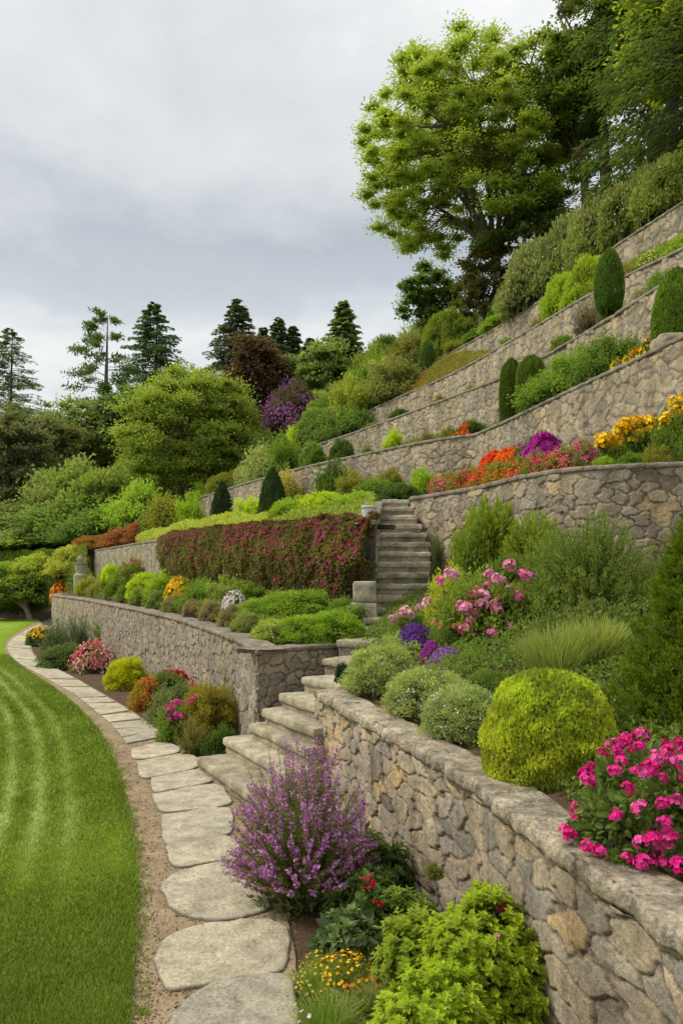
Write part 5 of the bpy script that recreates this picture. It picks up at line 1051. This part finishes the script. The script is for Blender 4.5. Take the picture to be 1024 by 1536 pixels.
rosebush(735, 9.6, 170, 858, 1.75, PK, 'pink flowered bush with round flower heads in the middle of the bed', [(.82, .28, .48), (.86, .42, .58), (.84, .22, .44)], (.12, .185, .04), .088, 21, SHC[0])
rosebush(612, 10.2, 60, 912, 1.75, [(600, 921), (607, 917), (588, 929), (614, 922), (628, 912), (637, 908), (640, 902)], 'small pale pink flowered plant at the edge of the upper steps', [(.82, .40, .52), (.84, .58, .54)], (.12, .19, .05), .075, 22, SHC[1])
rosebush(660, 9.4, 56, 935, 1.6, [(659, 938), (682, 940), (650, 935), (688, 938)], 'small salmon flowered plant beside the violet flowers', [(.80, .32, .24)], (.11, .17, .045), .04, 23, SHC[2])
for px, d, w, top, z, c, me, lab, fl in [(672, 10.6, 74, 850, 1.9, (.25, .30, .04), SHC[0], 'yellow green leafy shrub beside the upper steps', ()), (622, 9.6, 58, 934, 1.6, (.10, .12, .06), FE[0], 'deep violet flowered clump among the green mounds', [(blooms(60, 900, .07, .2, 4, .9), (.17, .045, .34))]), (646, 9.0, 36, 962, 1.5, (.10, .12, .06), SH[0], 'small magenta purple flower clump between the two violet ones', [(blooms(61, 500, .09, .2, 4, .9), (.40, .04, .42))]), (672, 8.7, 62, 970, 1.5, (.12, .14, .09), SH[1], 'pale violet flower clump in front of the pink flowers', [(blooms(62, 900, .06, .15, 4, .92), (.36, .16, .52))]), (655, 14.0, 36, 800, 2.5, (.075, .11, .05), feather(93, 160, 26, .14, .016, .8), 'dark feathery shrub beside the upper steps', ()), (735, 12.6, 135, 738, 2.35, (.14, .20, .03), feather(94, 420, 44, .12, .026, 1.2, .6, .1), 'tall fern like shrub before the flower bed wall', ()), (800, 12.0, 130, 765, 2.3, (.15, .215, .035), feather(97, 420, 44, .12, .026, 1.2, .6, .1), 'second fern like shrub before the flower bed wall', ()), (705, 12.2, 70, 775, 2.2, (.12, .18, .03), SHC[1], 'leafy green shrub below the fern like one', ()), (888, 9.4, 230, 766, 1.9, (.105, .155, .04), feather(98, 620, 52, .09, .010, 1.25, .5, .05), 'big bushy rosemary like shrub before the wall', ()), (830, 10.3, 130, 795, 2.0, (.12, .175, .04), feather(99, 420, 44, .10, .012, 1.2), 'rosemary like shrub behind the pink flowers', ()), (965, 10.0, 90, 810, 2.1, (.11, .16, .045), FE[1], 'smaller rosemary like shrub near the frame edge', ()), (800, 9.2, 120, 872, 1.7, (.11, .17, .04), SHC[2], 'green leafy shrub among the pink flower heads', ()), (760, 11, 110, 830, 2.0, (.085, .14, .03), SH[2], 'dark green shrub behind the pink flowers', ()), (880, 8.4, 190, 893, 1.6, (.08, .125, .035), SH[0], 'dark shrub between the rosemary like shrub and the grass', ()), (1000, 9.0, 90, 870, 1.9, (.09, .14, .03), SH[1], 'dark green shrub behind the dark thuja', ())]:
    p = np.array([(px-CX)/F*d, d, z]); r_, h_ = size_of(p, w, top); put('bed_shrub', lab, 'shrub' if not fl else 'flowers', p, r_, h_, me, c, fl)
# magenta bush at the frame edge
def magenta():
    r = np.random.default_rng(31); D = 3.95; p = np.array([(982-CX)/F*D, D+.05, 1.14]); rt = empty('magenta_bush', tuple(p)); tag(rt, 'vivid magenta flowering bush spilling over the rough coping at the frame edge', 'flowering bush')
    Rr, H = .43, EYE-(1112-HY)/F*D-1.14
    mb = MB(); cs = clumpset(r, 60, .22, -.25)*np.array([Rr, Rr, H]); q, o, k = shell(r, 3600, cs, .10)
    q[:, 2] -= .12*np.clip(-(q[:, 0]+.10)/.3, 0, 1)*np.clip((.2-q[:, 2])/.2, 0, 1)
    q[:, 2] = np.maximum(q[:, 2], .075)
    leaves(mb, q, nz(o+unit(r, len(q))*.6), nz(o+unit(r, len(q))*.5), .055*r.uniform(.6, 1.2, len(q)), .034, np.clip(r.normal(.32, .14, len(q)), 0, 1), 'oval')
    link('foliage', mb.mesh('foliage', LEAF), rt, color=(.10, .16, .05))
    pts = []
    for _ in range(4000):
        v = unit(r, 1)[0]; c = v*np.array([Rr, Rr, H])*1.02
        if v[2] < -.2 or v[1] > .2: continue
        c[2] = max(c[2]-(.16*max(0, -(c[0]+.08))/.3 if v[2] < .3 else 0), .10)
        if all(np.linalg.norm(c-x) > .037 for x in pts) and r.random() < .85: pts.append(c)
        if len(pts) >= 100: break
    heads(rt, [c+p for c in pts], .043, [(.80, .025, .28), (.82, .05, .34), (.84, .12, .42), (.66, .02, .20), (.82, .035, .30), (.74, .09, .30)], 32, .35)
    m2 = np.array([[.15, .0, H*1.0], [-.1, -.05, H*1.02]])
magenta()

# ---- grass blades over the near lawn
def grass():
    r = np.random.default_rng(3); n = 430000
    y = 4.2+20*r.random(n)**2.1; e = np.interp(y, ed[::-1, 1][np.argsort(ed[::-1, 1])], ed[np.argsort(ed[:, 1]), 0]) if False else np.interp(y, np.sort(ed[:, 1]), ed[np.argsort(ed[:, 1]), 0])
    w = np.minimum((y*.78+e).clip(.2, 9), 9); x = e-r.random(n)**1.0*(w+.2)+.035*r.random(n)
    xy = np.stack([x, y], 1); s = stripe(xy); h = (.028+.016*r.random(n))*(1+.8*np.clip((y-7)/10, 0, 1)); wd = .0032*(1+np.clip((y-5)/5, 0, 3))
    b = np.column_stack([x, y, np.full(n, .028)]); ln = r.normal(0, .55, (n, 2)); ln[:, 1] += (s-.4)*1.6
    d = nz(np.column_stack([ln, np.ones(n)])); a = r.uniform(0, 3.14, n); sd2 = np.column_stack([np.cos(a), np.sin(a), a*0])*(wd)[:, None]
    V = np.stack([b-sd2, b+sd2, b+d*h[:, None]], 1).reshape(-1, 3); Q = np.arange(3*n).reshape(-1, 3)
    t = np.clip(np.repeat(s, 3)+np.tile([-.16, -.16, .10], n)+np.repeat(r.normal(0, .09, n), 3), 0, 1)
    o = link('grass', mesh('grass', V, Q, M_GRASS, t)); tag(o, kind='stuff')
def grass_mat():
    m, nt, nd, lk = newmat('grass_blade'); at_ = nd.new('ShaderNodeAttribute'); at_.attribute_name = 'tone'
    c = ramp(nt, [(0, (.135, .20, .018)), (.45, (.28, .375, .042)), (1, (.44, .53, .14))]); lk.new(at_.outputs['Fac'], c.inputs[0]); finish(nt, c.outputs[0], .6, spec=.2); return m
M_GRASS = grass_mat(); grass()

def litter():
    r = np.random.default_rng(8); mb = MB(); n = 420
    y = 3.9+9*r.random(n)**1.5; e = np.array([np.interp(v, np.sort(ed[:, 1]), ed[np.argsort(ed[:, 1]), 0]) for v in y]); x = e+.05+r.random(n)*1.35
    p = np.column_stack([x, y, np.full(n, .052)]); d = unit(r, n); d[:, 2] *= .15
    leaves(mb, p, nz(d), nz(np.array([0, 0, 1.])+unit(r, n)*.35), .022*r.uniform(.5, 1.4, n), .011, r.random(n)*.6)
    k = 90; i = r.integers(0, len(NW), k); q = inset(NW, .2, .012)[i]+np.column_stack([r.normal(0, .08, k), r.normal(0, .08, k), np.zeros(k)])
    d = unit(r, k); d[:, 2] *= .15; leaves(mb, q, nz(d), nz(np.array([0, 0, 1.])+unit(r, k)*.35), .02*r.uniform(.5, 1.3, k), .011, r.random(k)*.6)
    o = link('fallen_leaves', mb.mesh('fallen_leaves', LEAF), color=(.13, .085, .03)); tag(o, kind='stuff')
    mb = MB(); n = 5200; cl = []
    for c in range(230):
        y0 = 3.9+10*r.random()**1.4; e0 = np.interp(y0, np.sort(ed[:, 1]), ed[np.argsort(ed[:, 1]), 0])
        side = r.random(); x0 = e0+(r.uniform(.02, .10) if side < .5 else r.uniform(.25, 1.3)); cl.append((x0, y0, .7 if side < .5 else .45))
    for x0, y0, sc_ in cl:
        m = int(r.integers(8, 22)); b = np.column_stack([x0+r.normal(0, .02, m), y0+r.normal(0, .03, m), np.full(m, .004)])
        leaves(mb, b, nz(unit(r, m)*.7+np.array([0, 0, 1.])), unit(r, m), .06*sc_*r.uniform(.5, 1.3, m), .007, r.uniform(.2, .8, m), 'blade')
    o = link('weeds', mb.mesh('weeds', LEAF), color=(.11, .17, .03)); tag(o, kind='stuff')
litter()

# ------------------------------------------------------------------ camera, light, sky
cam = bpy.data.cameras.new('camera'); co = bpy.data.objects.new('camera', cam); col.objects.link(co)
co.location = (0, 0, EYE); co.rotation_euler = (math.pi/2, 0, 0)
cam.sensor_fit = 'AUTO'; cam.sensor_width = 36; cam.lens = F/1536*36; cam.shift_y = (HY-768)/1536
cam.clip_start = .05; cam.clip_end = 2000
sc.camera = co
SUN_EL, SUN_AZ = math.radians(48), math.radians(-82)      # azimuth from +y, towards -x
sd = Vector((math.sin(SUN_AZ)*math.cos(SUN_EL), math.cos(SUN_AZ)*math.cos(SUN_EL), math.sin(SUN_EL)))
sun = bpy.data.lights.new('sun', 'SUN'); so = bpy.data.objects.new('sun', sun); col.objects.link(so)
so.rotation_euler = sd.to_track_quat('Z', 'Y').to_euler(); sun.energy = 2.8; sun.angle = math.radians(14); sun.color = (1, .93, .80)
w = bpy.data.worlds.new('World'); sc.world = w; w.use_nodes = True
nt = w.node_tree; nt.nodes.clear()
sky = nt.nodes.new('ShaderNodeTexSky'); sky.sky_type = 'NISHITA'; sky.sun_disc = False
sky.sun_elevation = SUN_EL; sky.sun_rotation = SUN_AZ; sky.altitude = 50
tc = nt.nodes.new('ShaderNodeTexCoord'); sep = nt.nodes.new('ShaderNodeSeparateXYZ'); nt.links.new(tc.outputs['Generated'], sep.inputs[0])
# clouds laid on a plane above: divide by height
def math_(op, a, b=None, c=None):
    n = nt.nodes.new('ShaderNodeMath'); n.operation = op
    for i, v in enumerate((a, b, c)):
        if v is None: continue
        if isinstance(v, (int, float)): n.inputs[i].default_value = v
        else: nt.links.new(v, n.inputs[i])
    return n.outputs[0]
zc = math_('ADD', math_('MAXIMUM', sep.outputs[2], 0.0), .22)
cmb = nt.nodes.new('ShaderNodeCombineXYZ')
nt.links.new(math_('DIVIDE', sep.outputs[0], zc), cmb.inputs[0]); nt.links.new(math_('DIVIDE', sep.outputs[1], zc), cmb.inputs[1]); cmb.inputs[2].default_value = 3.7
n1 = noise(nt, 1.25, 9, .58, cmb.outputs[0]); n2 = noise(nt, .42, 4, .5, cmb.outputs[0])
cl = ramp(nt, [(.36, (4.6, 4.9, 5.1)), (.46, (5.55, 5.72, 5.8)), (.54, (6.2, 6.25, 6.25)), (.64, (6.7, 6.68, 6.6))])
nt.links.new(math_('ADD', math_('MULTIPLY', n1, .55), math_('MULTIPLY', n2, .45)), cl.inputs[0])
# brighter towards the horizon, greyer band above it
hz = ramp(nt, [(0, (1.2, 1.19, 1.16)), (.24, (1.2, 1.19, 1.16)), (.31, (.84, .875, .915)), (.39, (.69, .735, .78)), (.50, (.93, .945, .96)), (.62, (1.05, 1.05, 1.05)), (.80, (1.55, 1.53, 1.48))]); nt.links.new(math_('ADD', sep.outputs[2], math_('MULTIPLY', math_('SUBTRACT', n1, .5), .55)), hz.inputs[0])
cloud = mixc(nt, cl.outputs[0], hz.outputs[0], 1.0, 'MULTIPLY')
mx = mixc(nt, sky.outputs[0], cloud, .95)
bg = nt.nodes.new('ShaderNodeBackground'); bg.inputs['Strength'].default_value = .138
out = nt.nodes.new('ShaderNodeOutputWorld'); nt.links.new(mx, bg.inputs[0]); nt.links.new(bg.outputs[0], out.inputs[0])
sc.view_settings.view_transform = 'Standard'; sc.view_settings.look = 'None'; sc.view_settings.exposure = 0; sc.view_settings.gamma = 1
sc.render.engine = 'CYCLES'
sc.cycles.max_bounces = 7; sc.cycles.diffuse_bounces = 4; sc.cycles.transmission_bounces = 5; sc.cycles.glossy_bounces = 2
sc.cycles.use_denoising = True
